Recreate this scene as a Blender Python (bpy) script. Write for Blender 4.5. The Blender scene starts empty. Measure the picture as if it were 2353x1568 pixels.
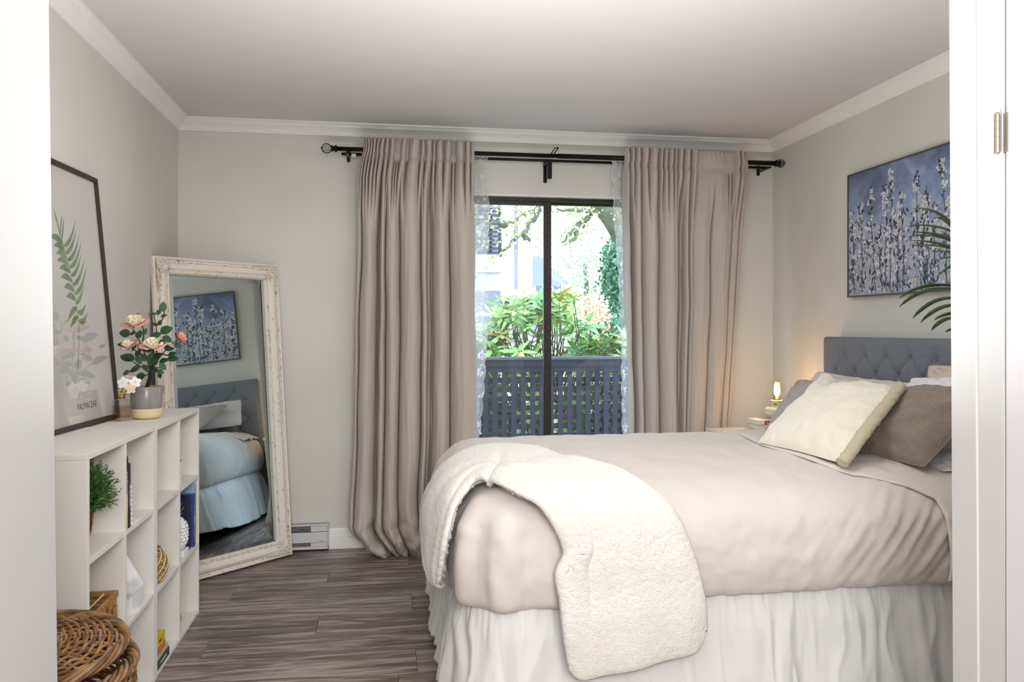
import bpy, math, random
from mathutils import Vector, Matrix, noise as mn
random.seed(7)
S = bpy.context.scene
COL = S.collection
PI = math.pi
sin, cos = math.sin, math.cos

# ---------------------------------------------------------------- camera, world, lights, exposure
cam_data = bpy.data.cameras.new('camera')
cam_data.sensor_width = 36.0
cam_data.lens = 1823.0 / 2353.0 * 36.0
cam_data.shift_y = -27.0 / 2353.0
cam_data.clip_start = 0.02
cam = bpy.data.objects.new('camera', cam_data)
COL.objects.link(cam)
cam.location = (0, 0, 1.242)
cam.rotation_euler = (PI / 2, 0, -math.radians(9.15))
S.camera = cam

S.view_settings.view_transform = 'Standard'
S.view_settings.look = 'None'
S.view_settings.gamma = 1.0
S.view_settings.use_curve_mapping = False
S.view_settings.exposure = 0.0

world = bpy.data.worlds.new('overcast_sky')
S.world = world
world.use_nodes = True
wb = world.node_tree.nodes['Background']
wb.inputs[0].default_value = (0.74, 0.87, 1.0, 1)
wb.inputs[1].default_value = 5.2


def area(name, loc, target, sx, sy, watts, color):
    l = bpy.data.lights.new(name, 'AREA')
    l.shape = 'RECTANGLE'
    l.size, l.size_y, l.energy, l.color = sx, sy, watts, color
    o = bpy.data.objects.new(name, l)
    COL.objects.link(o)
    o.location = loc
    d = Vector(target) - Vector(loc)
    o.rotation_euler = d.to_track_quat('-Z', 'Y').to_euler()
    return o


area('hall_softbox', (0.2, -1.25, 1.95), (0.6, 3.4, 0.75), 1.5, 0.8, 86, (1.0, 0.985, 0.965))
area('hall_fill', (0.4, 0.3, 2.36), (0.4, 0.3, 0), 1.0, 1.0, 2, (1.0, 0.985, 0.965))  # weak overhead fill added in the hall, no fixture behind it
area('bedroom_fill', (0.75, 2.35, 2.36), (0.75, 2.35, 0), 0.8, 0.5, 8, (1.0, 0.985, 0.965))  # unseen downward fill added to light the bedroom, not a real fitting
area('ceiling_fill', (0.4, 2.0, 0.82), (0.4, 2.0, 2.4), 1.0, 0.25, 28, (1.0, 0.985, 0.97)).data.spread = math.radians(150)  # added upward fill to brighten the ceiling, no such lamp in the room


# ---------------------------------------------------------------- helpers
def c3(r, g, b):
    f = lambda v: (v / 255 / 12.92) if v / 255 <= 0.04045 else ((v / 255 + 0.055) / 1.055) ** 2.4
    return (f(r), f(g), f(b), 1)


def px(x, y, plane, val):
    """point where the line of sight through a photo pixel meets a plane of the room (used to lay things out)"""
    t = math.radians(9.15)
    s, c = sin(t), cos(t)
    a, b = (x - 1176.5) / 1823., (757. - y) / 1823.
    r = (s + a * c, c - a * s, b)
    k = val / r['xy'.index(plane)] if plane in 'xy' else (val - 1.242) / r[2]
    return Vector((r[0] * k, r[1] * k, 1.242 + r[2] * k))


def mat(name, rgb, rough=0.6, metal=0.0, var=None, bump=None, weave=None, spec=0.5, sheen=0.0, emit=None, trans=0.0,
        ior=1.45, sub=0.0, alpha=1.0):
    m = bpy.data.materials.new(name)
    m.use_nodes = True
    nt = m.node_tree
    N, L = nt.nodes, nt.links
    p = N['Principled BSDF']
    p.inputs['Base Color'].default_value = c3(*rgb)
    p.inputs['Roughness'].default_value = rough
    p.inputs['Metallic'].default_value = metal
    p.inputs['Specular IOR Level'].default_value = spec
    p.inputs['Sheen Weight'].default_value = sheen
    p.inputs['Transmission Weight'].default_value = trans
    p.inputs['IOR'].default_value = ior
    p.inputs['Alpha'].default_value = alpha
    if emit:
        p.inputs['Emission Color'].default_value = c3(*emit[0])
        p.inputs['Emission Strength'].default_value = emit[1]
    tc = N.new('ShaderNodeTexCoord')

    def nz(scale, stretch, detail=4):
        mp = N.new('ShaderNodeMapping')
        mp.inputs['Scale'].default_value = stretch
        L.new(tc.outputs['Object'], mp.inputs['Vector'])
        n = N.new('ShaderNodeTexNoise')
        n.inputs['Scale'].default_value = scale
        n.inputs['Detail'].default_value = detail
        L.new(mp.outputs[0], n.inputs['Vector'])
        return n.outputs['Fac']
    if var:   # (scale, rgb2, stretch, contrast lo, hi)
        n = nz(var[0], var[2])
        r = N.new('ShaderNodeMapRange')
        r.inputs['From Min'].default_value = var[3]
        r.inputs['From Max'].default_value = var[4]
        L.new(n, r.inputs['Value'])
        mx = N.new('ShaderNodeMix')
        mx.data_type = 'RGBA'
        mx.inputs[6].default_value = c3(*rgb)
        mx.inputs[7].default_value = c3(*var[1])
        L.new(r.outputs[0], mx.inputs[0])
        L.new(mx.outputs[2], p.inputs['Base Color'])
    h = None
    if bump:  # (scale, strength, stretch, distance)
        h = nz(bump[0], bump[2])
    if weave:  # (threads per metre, strength)
        hs = []
        for ax in ('X', 'Y', 'Z'):
            w = N.new('ShaderNodeTexWave')
            w.bands_direction = ax
            w.inputs['Scale'].default_value = weave[0]
            w.inputs['Distortion'].default_value = 1.2
            w.inputs['Detail'].default_value = 1
            L.new(tc.outputs['Object'], w.inputs['Vector'])
            hs.append(w.outputs['Fac'])
        a = N.new('ShaderNodeMath'); a.operation = 'ADD'
        L.new(hs[0], a.inputs[0]); L.new(hs[1], a.inputs[1])
        b = N.new('ShaderNodeMath'); b.operation = 'ADD'
        L.new(a.outputs[0], b.inputs[0]); L.new(hs[2], b.inputs[1])
        if h is None:
            h = b.outputs[0]
        else:
            q = N.new('ShaderNodeMath'); q.operation = 'MULTIPLY_ADD'
            q.inputs[1].default_value = weave[1]
            L.new(b.outputs[0], q.inputs[0]); L.new(h, q.inputs[2])
            h = q.outputs[0]
    if h is not None:
        bp = N.new('ShaderNodeBump')
        bp.inputs['Strength'].default_value = bump[1] if bump else weave[1]
        bp.inputs['Distance'].default_value = bump[3] if bump else 0.001
        L.new(h, bp.inputs['Height'])
        L.new(bp.outputs[0], p.inputs['Normal'])
    return m


ONE = (1, 1, 1)


def glass_mat(name, tint=(250, 253, 255), fres=1.45, rough=0.0):
    m = bpy.data.materials.new(name)
    m.use_nodes = True
    nt = m.node_tree
    N, L = nt.nodes, nt.links
    N.remove(N['Principled BSDF'])
    t = N.new('ShaderNodeBsdfTransparent'); t.inputs[0].default_value = c3(*tint)
    g = N.new('ShaderNodeBsdfGlossy'); g.inputs['Roughness'].default_value = rough
    g.inputs[0].default_value = (1, 1, 1, 1)
    fr = N.new('ShaderNodeFresnel')
    ge = N.new('ShaderNodeNewGeometry')
    mr = N.new('ShaderNodeMapRange')
    mr.inputs['To Min'].default_value = fres
    mr.inputs['To Max'].default_value = 1.0 / fres
    L.new(ge.outputs['Backfacing'], mr.inputs['Value']); L.new(mr.outputs[0], fr.inputs[0])
    mx = N.new('ShaderNodeMixShader')
    L.new(fr.outputs[0], mx.inputs[0]); L.new(t.outputs[0], mx.inputs[1]); L.new(g.outputs[0], mx.inputs[2])
    L.new(mx.outputs[0], N['Material Output'].inputs[0])
    return m


MATW = {}      # world matrix of every empty / part, so that parts may be laid out in room coordinates


class MB:
    def __init__(s):
        s.v, s.f, s.fm = [], [], []
        s.smooth_from = []
        s.mi = 0

    def add(s, vs, fs, sm=False):
        o = len(s.v)
        s.v += [tuple(v) for v in vs]
        for f in fs:
            s.f.append(tuple(i + o for i in f))
            s.smooth_from.append(sm)
            s.fm.append(s.mi)
        return s

    def box(s, x0, x1, y0, y1, z0, z1, M=None, bev=0.0):
        if bev > 0:
            b = min(bev, (x1 - x0) / 3, (y1 - y0) / 3, (z1 - z0) / 3)
            vs = []
            for sx in (0, 1):
                for sy in (0, 1):
                    for sz in (0, 1):
                        X, Y, Z = (x0, x1)[sx], (y0, y1)[sy], (z0, z1)[sz]
                        dx, dy, dz = (b, -b)[sx], (b, -b)[sy], (b, -b)[sz]
                        vs += [(X, Y + dy, Z + dz), (X + dx, Y, Z + dz), (X + dx, Y + dy, Z)]
            I = lambda sx, sy, sz, k: (sx * 4 + sy * 2 + sz) * 3 + k
            fs = []
            for a in (0, 1):
                q = [I(a, 0, 0, 0), I(a, 1, 0, 0), I(a, 1, 1, 0), I(a, 0, 1, 0)]
                fs.append(q if a else q[::-1])
                q = [I(0, a, 0, 1), I(0, a, 1, 1), I(1, a, 1, 1), I(1, a, 0, 1)]
                fs.append(q if a else q[::-1])
                q = [I(0, 0, a, 2), I(1, 0, a, 2), I(1, 1, a, 2), I(0, 1, a, 2)]
                fs.append(q if a else q[::-1])
            for a in (0, 1):
                for c in (0, 1):
                    q = [I(a, c, 0, 0), I(a, c, 1, 0), I(a, c, 1, 1), I(a, c, 0, 1)]
                    fs.append(q if a != c else q[::-1])
                    q = [I(a, 0, c, 0), I(a, 0, c, 2), I(a, 1, c, 2), I(a, 1, c, 0)]
                    fs.append(q if a != c else q[::-1])
                    q = [I(0, a, c, 1), I(1, a, c, 1), I(1, a, c, 2), I(0, a, c, 2)]
                    fs.append(q if a == c else q[::-1])
            for a in (0, 1):
                for c in (0, 1):
                    for e in (0, 1):
                        q = [I(a, c, e, 0), I(a, c, e, 1), I(a, c, e, 2)]
                        fs.append(q if (a + c + e) % 2 else q[::-1])
        else:
            vs = [(x, y, z) for x in (x0, x1) for y in (y0, y1) for z in (z0, z1)]
            fs = [(0, 1, 3, 2), (4, 6, 7, 5), (0, 4, 5, 1), (2, 3, 7, 6), (0, 2, 6, 4), (1, 5, 7, 3)]
        if M is not None:
            vs = [M @ Vector(v) for v in vs]
        return s.add(vs, fs)

    def tube(s, pts, r, n=8, cap=True, closed=False, flat=1.0, sm=True):
        pts = [Vector(p) for p in pts]
        k = len(pts)
        rs = r if isinstance(r, (list, tuple)) else [r] * k
        if k < 2:
            return s
        t0 = (pts[1] - pts[0]).normalized()
        up = Vector((0, 0, 1)) if abs(t0.z) < 0.9 else Vector((1, 0, 0))
        a = t0.cross(up).normalized()
        vs = []
        for i, p in enumerate(pts):
            if closed:
                t = pts[(i + 1) % k] - pts[i - 1]
            else:
                t = pts[min(i + 1, k - 1)] - pts[max(i - 1, 0)]
            t = t.normalized() if t.length > 1e-9 else t0
            a = (a - t * a.dot(t))
            a = a.normalized() if a.length > 1e-6 else t.orthogonal().normalized()
            b = t.cross(a)
            for j in range(n):
                th = 2 * PI * j / n
                vs.append(p + (a * cos(th) + b * sin(th) * flat) * rs[i])
        fs = []
        for i in range(k if closed else k - 1):
            for j in range(n):
                i2 = (i + 1) % k
                fs.append((i * n + j, i * n + (j + 1) % n, i2 * n + (j + 1) % n, i2 * n + j))
        s.add(vs, fs, sm)
        if cap and not closed:
            o = len(s.v) - len(vs)
            s.f.append(tuple(o + j for j in range(n))[::-1]); s.smooth_from.append(False); s.fm.append(s.mi)
            s.f.append(tuple(o + (k - 1) * n + j for j in range(n))); s.smooth_from.append(False); s.fm.append(s.mi)
        return s

    def lathe(s, prof, c=(0, 0, 0), n=32, M=None, sm=True):
        vs, fs = [], []
        for r, z in prof:
            for j in range(n):
                th = 2 * PI * j / n
                v = Vector((c[0] + r * cos(th), c[1] + r * sin(th), c[2] + z))
                vs.append(M @ v if M is not None else v)
        for i in range(len(prof) - 1):
            for j in range(n):
                fs.append((i * n + j, i * n + (j + 1) % n, (i + 1) * n + (j + 1) % n, (i + 1) * n + j))
        return s.add(vs, fs, sm)

    def grid(s, nu, nv, fn, sm=True, wrap=False, flip=False):
        vs = [fn(i / (nu if wrap else nu - 1), j / (nv - 1)) for j in range(nv) for i in range(nu)]
        fs = []
        for j in range(nv - 1):
            for i in range(nu if wrap else nu - 1):
                i2 = (i + 1) % nu
                q = (j * nu + i, j * nu + i2, (j + 1) * nu + i2, (j + 1) * nu + i)
                fs.append(q[::-1] if flip else q)
        return s.add(vs, fs, sm)

    def prism(s, poly, M, d):
        """polygon in local xy extruded d along local z"""
        n = len(poly)
        vs = [M @ Vector((x, y, 0)) for x, y in poly] + [M @ Vector((x, y, d)) for x, y in poly]
        fs = [tuple(range(n))[::-1], tuple(range(n, 2 * n))] + [(i, (i + 1) % n, n + (i + 1) % n, n + i) for i in range(n)]
        return s.add(vs, fs)


def obj(name, mb, m, parent=None, world=True):
    me = bpy.data.meshes.new(name)
    vs = mb.v
    if parent is not None and world:
        inv = MATW[parent.name].inverted()
        vs = [tuple(inv @ Vector(v)) for v in vs]
    me.from_pydata(vs, [], mb.f)
    if any(mb.smooth_from):
        me.polygons.foreach_set('use_smooth', mb.smooth_from)
    ms = m if isinstance(m, (list, tuple)) else [m]
    for q in ms:
        me.materials.append(q)
    if len(ms) > 1:
        me.polygons.foreach_set('material_index', mb.fm)
    me.update()
    o = bpy.data.objects.new(name, me)
    COL.objects.link(o)
    if parent is not None:
        o.parent = parent
        MATW[o.name] = MATW[parent.name]
    else:
        MATW[o.name] = Matrix.Identity(4)
    return o


def piece(name, me, parent, M, m=None):
    """a child sharing a mesh, M = placement in the parent's space"""
    o = bpy.data.objects.new(name, me)
    COL.objects.link(o)
    o.parent = parent
    o.matrix_local = M
    return o


def tag(o, label, cat, group=None, kind=None):
    o['label'] = label
    o['category'] = cat
    if group:
        o['group'] = group
    if kind:
        o['kind'] = kind
    return o


def thing(name, label, cat, loc=(0, 0, 0), rotz=0.0, group=None, M=None):
    o = bpy.data.objects.new(name, None)
    COL.objects.link(o)
    if M is None:
        M = Matrix.Translation(loc) @ Matrix.Rotation(rotz, 4, 'Z')
    o.matrix_world = M
    o.empty_display_size = 0.05
    MATW[o.name] = M.copy()
    return tag(o, label, cat, group)


def struct(name, mb, m, parent=None, label=None):
    o = obj(name, mb, m, parent)
    if parent is None:
        o['kind'] = 'structure'
        if label:
            o['label'] = label
    return o


def bend(p0, p1, sag, n=8):
    p0, p1, sag = Vector(p0), Vector(p1), Vector(sag)
    return [p0.lerp(p1, i / n) + sag * (4 * (i / n) * (1 - i / n)) for i in range(n + 1)]


def smooth(a, b, x):
    t = max(0., min(1., (x - a) / (b - a)))
    return t * t * (3 - 2 * t)


def fb(x, y, z=0., o=3):
    return mn.fractal(Vector((x, y, z)), 1.0, 2.0, o)


def text_mb(s, size, M, depth=0.0004, sx=1.0, bold=0.0):
    cu = bpy.data.curves.new('t', 'FONT')
    cu.body = s
    cu.size = size
    cu.extrude = depth
    cu.offset = bold
    cu.align_x = 'CENTER'
    cu.align_y = 'CENTER'
    cu.resolution_u = 2
    o = bpy.data.objects.new('t', cu)
    COL.objects.link(o)
    dg = bpy.context.evaluated_depsgraph_get()
    me = bpy.data.meshes.new_from_object(o.evaluated_get(dg))
    mb = MB()
    mb.add([M @ Vector((v.co.x * sx, v.co.y, v.co.z)) for v in me.vertices], [tuple(p.vertices) for p in me.polygons])
    bpy.data.objects.remove(o)
    bpy.data.curves.remove(cu)
    bpy.data.meshes.remove(me)
    return mb


def frame(origin, xa, ya):
    """matrix whose local x, y axes are xa, ya"""
    xa = Vector(xa).normalized()
    za = xa.cross(Vector(ya)).normalized()
    ya = za.cross(xa)
    M = Matrix.Identity(4)
    for i, a in enumerate((xa, ya, za)):
        for r in range(3):
            M[r][i] = a[r]
    M.translation = Vector(origin)
    return M


# ---------------------------------------------------------------- materials
WALL = mat('wall_paint', (222, 220, 214), 0.85, var=(1.3, (214, 212, 206), ONE, .4, .7), bump=(260, .25, ONE, .0006))
CEIL = mat('ceiling_paint', (223, 220, 218), 0.9, var=(.8, (218, 215, 213), ONE, .4, .7), bump=(180, .25, ONE, .0006))
TRIM = mat('trim_gloss_paint', (246, 245, 243), 0.35, bump=(40, .08, ONE, .001))
JAMB = mat('jamb_paint', (209, 208, 208), 0.45, bump=(30, .06, ONE, .001))
BLK = mat('black_metal', (16, 16, 17), 0.35, metal=0.4)
ALU = mat('bronze_aluminium', (46, 42, 40), 0.42, metal=0.5, var=(60, (62, 58, 56), ONE, .45, .7))
CHROME = mat('brushed_nickel', (158, 148, 136), 0.45, metal=.7)
GLASS = glass_mat('window_glass')
CLEAR = glass_mat('clear_glass', (252, 252, 250), 1.4)
SHELFW = mat('white_laminate', (234, 231, 226), 0.5, var=(300, (228, 225, 219), ONE, .4, .7), bump=(420, .1, ONE, .0004))
GOLD = mat('gold', (196, 158, 70), 0.25, metal=1.0)


def wood_floor_mat():
    m = bpy.data.materials.new('grey_brown_vinyl_plank')
    m.use_nodes = True
    nt = m.node_tree
    N, L = nt.nodes, nt.links
    p = N['Principled BSDF']
    p.inputs['Roughness'].default_value = 0.42
    tc = N.new('ShaderNodeTexCoord')
    oi = N.new('ShaderNodeObjectInfo')
    cb = N.new('ShaderNodeCombineXYZ')
    mu = N.new('ShaderNodeMath'); mu.operation = 'MULTIPLY'; mu.inputs[1].default_value = 37.0
    L.new(oi.outputs['Random'], mu.inputs[0])
    for i in range(3):
        L.new(mu.outputs[0], cb.inputs[i])
    ad = N.new('ShaderNodeVectorMath'); ad.operation = 'ADD'
    L.new(tc.outputs['Object'], ad.inputs[0]); L.new(cb.outputs[0], ad.inputs[1])

    def nz(sc, detail, dist, rough=0.6):
        mp = N.new('ShaderNodeMapping'); mp.inputs['Scale'].default_value = sc
        L.new(ad.outputs[0], mp.inputs[0])
        n = N.new('ShaderNodeTexNoise'); n.inputs['Scale'].default_value = 1
        n.inputs['Detail'].default_value = detail; n.inputs['Distortion'].default_value = dist
        n.inputs['Roughness'].default_value = rough
        L.new(mp.outputs[0], n.inputs['Vector'])
        return n.outputs['Fac']
    big = nz((1.9, 23, 1), 4, 1.0)
    fine = nz((8, 190, 1), 4, .3, .7)
    mid = nz((5.5, 72, 1), 5, .8, .65)
    m1 = N.new('ShaderNodeMath'); m1.operation = 'MULTIPLY_ADD'; m1.inputs[1].default_value = .5
    L.new(mid, m1.inputs[0]); L.new(big, m1.inputs[2])
    m2 = N.new('ShaderNodeMath'); m2.operation = 'MULTIPLY_ADD'; m2.inputs[1].default_value = .42
    L.new(fine, m2.inputs[0]); L.new(m1.outputs[0], m2.inputs[2])
    cr = N.new('ShaderNodeValToRGB')
    e = cr.color_ramp.elements
    e[0].position = .74; e[0].color = c3(92, 82, 79)
    e[1].position = 1.16 / 1.0 if False else .99; e[1].color = c3(164, 152, 145)
    k = e.new(.9); k.color = c3(126, 114, 109)
    m3 = N.new('ShaderNodeMath'); m3.operation = 'MULTIPLY_ADD'; m3.inputs[1].default_value = .06
    L.new(oi.outputs['Random'], m3.inputs[0]); L.new(m2.outputs[0], m3.inputs[2])
    m4 = N.new('ShaderNodeMath'); m4.operation = 'SUBTRACT'; m4.inputs[1].default_value = .1
    L.new(m3.outputs[0], m4.inputs[0])
    L.new(m4.outputs[0], cr.inputs[0]); L.new(cr.outputs[0], p.inputs['Base Color'])
    bp = N.new('ShaderNodeBump'); bp.inputs['Strength'].default_value = .25; bp.inputs['Distance'].default_value = .001
    L.new(fine, bp.inputs['Height']); L.new(bp.outputs[0], p.inputs['Normal'])
    return m


FLOOR = wood_floor_mat()
SUBF = mat('subfloor', (52, 46, 43), 0.8)

# ---------------------------------------------------------------- the room
XL, XR, YB, YF, ZC = -1.12, 2.38, 4.60, 1.709, 2.402
OX0, OX1, OZ = 0.02, 1.90, 2.035          # sliding door opening in the back wall
fl = struct('floor', MB().box(-1.9, 2.9, -1.6, 4.75, -.09, -.008), SUBF, label='grey brown wood plank floor')
PW, PL = .216, 1.22
rows_off = {0: .13, 1: -.277, 2: -.70, 3: .125, 4: -.277, 5: -.687, 6: .12}
plank = MB().box(-PL / 2 + .0006, PL / 2 - .0006, -PW / 2 + .0003, PW / 2 - .0003, -.008, 0, bev=.0008)
proto = None
for r in range(-1, 28):
    yc = 4.40 - (r + .5) * PW
    off = rows_off.get(r, [.4, -.15, .9, .05][r % 4])
    for k in range(-3, 4):
        xa = off + k * PL
        if xa + PL < -1.85 or xa > 2.85:
            continue
        lo, hi = max(xa, -1.85), min(xa + PL, 2.85)
        if hi - lo < .06:
            continue
        full = hi - lo > PL - .001
        if full and proto is not None:
            o = piece('plank', proto, fl, Matrix.Translation((xa + PL / 2, yc, 0)))
        else:
            b = plank if full else MB().box((lo - hi) / 2 + .0006, (hi - lo) / 2 - .0006, -PW / 2 + .0003, PW / 2 - .0003, -.008, 0, bev=.0008)
            o = obj('plank', b, FLOOR, fl, world=False)
            o.location = ((lo + hi) / 2, yc, 0)
            if full:
                proto = o.data
struct('ceiling', MB().box(-1.9, 2.9, -1.6, 4.75, ZC, ZC + .1), CEIL, label='smooth pale grey ceiling')
struct('wall_left', MB().box(XL - .1, XL, 1.6, 4.75, 0, ZC), WALL)
struct('wall_right', MB().box(XR, XR + .1, 1.6, 4.75, 0, ZC), WALL)
struct('wall_back', MB().box(XL - .1, OX0, YB, YB + .15, 0, ZC).box(OX1, XR + .1, YB, YB + .15, 0, ZC).box(OX0, OX1, YB, YB + .15, OZ, ZC), WALL)
struct('wall_front', MB().box(XL - .1, -.70, YF - .11, YF, 0, ZC).box(1.36, XR + .1, YF - .11, YF, 0, ZC).box(-.70, 1.36, YF - .11, YF, 2.08, ZC), WALL)
# left jamb and hall partition, slightly out of plumb like the photographed one
mb = MB()
x_t, x_b = -.662 - .0035, -.644 + .007
vs = []
for y in (-1.4, 1.706):
    for (xo, z) in ((x_b, 0), (x_t, ZC)):
        vs += [(xo, y, z), (-.76, y, z)]
mb.add(vs, [(0, 1, 3, 2), (4, 6, 7, 5), (0, 4, 5, 1), (2, 3, 7, 6), (0, 2, 6, 4), (1, 5, 7, 3)])
struct('wall_hall_left', mb, JAMB)
struct('wall_hall_right', MB().box(2.0, 2.1, -1.4, YF - .11, 0, ZC), WALL)
struct('wall_hall_back', MB().box(-.76, 2.1, -1.5, -1.4, 0, ZC), WALL)
# right door jamb with stop, at x = 1.341
mb = MB()


def jslab(y0, y1, xo, xin):
    vs = []
    for y in (y0, y1):
        for (dx, z) in ((.009, 0), (-.0042, 2.08)):
            vs += [(xo + dx, y, z), (xin, y, z)]
    mb.add(vs, [(0, 2, 3, 1), (4, 5, 7, 6), (0, 1, 5, 4), (2, 6, 7, 3), (0, 4, 6, 2), (1, 3, 7, 5)])


jslab(1.632, 1.711, 1.341, 1.375)
jslab(1.556, 1.632, 1.347, 1.375)
struct('trim_1', mb, JAMB)
struct('trim_2', MB().box(-.66, 1.36, YF - .12, YF, 2.06, 2.08), JAMB)
# open door leaf folded back towards the hall
dr = struct('door_2', MB().box(1.351, 1.386, .72, 1.552, .01, 2.05, bev=.002), mat('door_paint', (219, 218, 222), .4), label='white door leaf folded open')
mb = MB()
zt = 1.242 + (757 - 275) / 1823 * 1.80
hx, hy = 1.3375, 1.561
pr = [(0, 0)]
for k in range(5):
    z0 = k * .0172
    pr += [(.0054, z0 + .0002), (.0060, z0 + .0003), (.0060, z0 + .0168), (.0054, z0 + .0170)]
mb.lathe(pr + [(0, .086)], (hx, hy, zt - .086), 24, sm=False)
mb.lathe([(0, -.002), (.0045, -.002), (.0045, 0.001)], (hx, hy, zt - .086), 12)
mb.lathe([(.0045, 0), (.0045, .003), (0, .003)], (hx, hy, zt), 12)
hg = obj('hinge', mb, CHROME, dr)
obj('hinge_leaf', MB().box(1.3485, 1.3515, 1.545, 1.556, zt - .086, zt), CHROME, hg)


# crown mouldings and baseboards: profile in (out from wall, z)
def moulding(name, prof, p0, p1, nrm, m, mitre0=1, mitre1=1):
    p0, p1, nrm = Vector(p0), Vector(p1), Vector(nrm)
    d = (p1 - p0).normalized()
    mb = MB()
    n = len(prof)
    vs = [p0 + nrm * o + d * (o * mitre0) + Vector((0, 0, z)) for o, z in prof] + \
         [p1 + nrm * o - d * (o * mitre1) + Vector((0, 0, z)) for o, z in prof]
    fs = [(i, i + 1, n + i + 1, n + i) for i in range(n - 1)]
    mb.add(vs, fs + [tuple(range(n))[::-1], tuple(range(n, 2 * n))])
    return struct(name, mb, m)


cz = 2.338
crown = [(0, cz), (.008, cz), (.010, cz + .004), (.010, cz + .009), (.014, cz + .011), (.016, cz + .018), (.024, cz + .027),
         (.036, cz + .036), (.046, cz + .041), (.047, cz + .046), (.052, cz + .047), (.052, cz + .051), (.058, cz + .054),
         (.066, cz + .056), (.066, ZC + .001), (0, ZC + .001)]
moulding('trim_3', crown, (XL, YB, 0), (XR, YB, 0), (0, -1, 0), TRIM)
moulding('trim_4', crown, (XL, YF, 0), (XL, YB, 0), (1, 0, 0), TRIM)
moulding('trim_5', crown, (XR, YF, 0), (XR, YB, 0), (-1, 0, 0), TRIM)
basep = [(0, 0), (.016, 0), (.016, .052), (.012, .055), (.012, .062), (.0145, .064), (.0145, .072), (.011, .076),
         (.010, .094), (.006, .100), (.006, .106), (.004, .112), (0, .114)]
moulding('baseboard_back', basep, (-.31, YB, 0), (.0, YB, 0), (0, -1, 0), TRIM, 0, 0)
moulding('trim_6', basep, (1.93, YB, 0), (XR, YB, 0), (0, -1, 0), TRIM, 0, 1)
moulding('baseboard_left', basep, (XL, YF, 0), (XL, YB, 0), (1, 0, 0), TRIM)
moulding('baseboard_right', basep, (XR, YF, 0), (XR, YB, 0), (-1, 0, 0), TRIM)

# ---------------------------------------------------------------- sliding glass door
d1 = struct('door_1', MB().box(OX0, OX1, YB + .045, YB + .145, 2.005, OZ).box(OX0, OX0 + .03, YB + .045, YB + .145, 0, 2.005)
            .box(OX1 - .03, OX1, YB + .045, YB + .145, 0, 2.005).box(OX0, OX1, YB + .045, YB + .145, -.005, .035)
            .box(OX0, OX1, YB + .085, YB + .092, 2.0, 2.006), ALU, label='dark bronze sliding glass door to balcony')


def sash(x0, x1, y, wl, wr, wt, glass_off):
    z0, z1 = .036, 2.004
    s_ = obj('sash', MB().box(x0, x0 + wl, y, y + .03, z0, z1, bev=.002).box(x1 - wr, x1, y, y + .03, z0, z1, bev=.002)
             .box(x0 + wl, x1 - wr, y, y + .03, z1 - wt, z1).box(x0 + wl, x1 - wr, y, y + .03, z0, z0 + .06), ALU, d1)
    obj('pane', MB().box(x0 + wl - .004, x1 - wr + .004, y + glass_off, y + glass_off + .004, z0 + .055, z1 - wt + .004), GLASS, s_)
    return s_


sl = sash(.05, .988, YB + .05, .045, .046, .022, .013)
sash(.955, 1.87, YB + .098, .03, .045, .010, .013)
struct('trim_7', MB().box(OX0, OX1, YB + .0005, YB + .045, OZ - .008, OZ - .0005), TRIM)
# ---------------------------------------------------------------- curtains
DRAPE = mat('taupe_drape_fabric', (188, 178, 169), 0.85, sheen=.15, bump=(900, .2, (1, 1, .3), .0005), weave=(700, .25))
ROD = BLK
rt = thing('curtain_rod', 'long black double curtain rod with wire cage finials above the window', 'curtain rod', (.95, 4.45, 2.235))
RY, RZ = 4.445, 2.232


def rz_(x): return RZ + (x + .32) * .002


obj('front_pole', MB().tube([(-.255, RY, rz_(-.25)), (1.02, RY, rz_(1.02))], .0125, 16).tube([(.98, RY, rz_(1)), (2.315, RY, rz_(2.3))], .0145, 16), ROD, rt)
obj('rear_pole', MB().tube([(-.235, 4.515, RZ - .012), (2.30, 4.515, RZ - .008)], .0085, 12), ROD, rt)
for x, sg in ((-.255, -1), (2.315, 1)):
    mb = MB()
    z = rz_(x)
    mb.lathe([(0, 0), (.018, 0), (.02, .004), (.02, .010), (.014, .014), (.014, .022), (.019, .024), (.019, .03), (0, .03)], n=16,
             M=frame((x, RY, z), (0, 1, 0), (0, 0, 1)) if sg > 0 else frame((x, RY, z), (0, 0, 1), (0, 1, 0)))
    cx_ = x + sg * (.03 + .026)
    R_ = .027 if sg < 0 else .024
    if sg > 0: cx_ = x + .032
    for k in range(8):
        a = k * PI / 4
        mb.tube([(cx_ - sg * R_ * cos(t), RY + R_ * sin(t) * cos(a), z + R_ * sin(t) * sin(a)) for t in [PI * i / 12 for i in range(13)]], .0016, 5)
    mb.lathe([(0, -.004), (.005, -.003), (.005, .003), (0, .004)], (cx_ + sg * R_, RY, z), 8)
    obj('finial', mb, ROD, rt)
for x in (-.20, 2.28):
    obj('bracket', MB().box(x - .009, x + .009, 4.44, 4.60, RZ - .024, RZ - .0145, bev=.002).box(x - .009, x + .009, 4.592, 4.5995, RZ - .04, RZ + .02), ROD, rt)
obj('clip', MB().box(-.18, -.155, 4.50, 4.53, RZ - .03, RZ - .012), mat('white_plastic', (225, 222, 215), .4), rt)
mb = MB().box(.925, .951, 4.46, 4.475, RZ - .125, RZ - .02, bev=.002).box(.925, .951, 4.47, 4.6, RZ - .03, RZ - .02)
mb.box(.928, .948, 4.592, 4.5995, RZ - .125, RZ)
mb.tube([(.955, RY + .0, RZ + .008), (.985, RY - .002, RZ + .05)], .0035, 8).tube([(.94, RY, RZ + .01), (.967, RY - .002, RZ + .05), (.985, RY - .002, RZ + .05)], .003, 8)
obj('centre_bracket', mb, ROD, rt)


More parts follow.
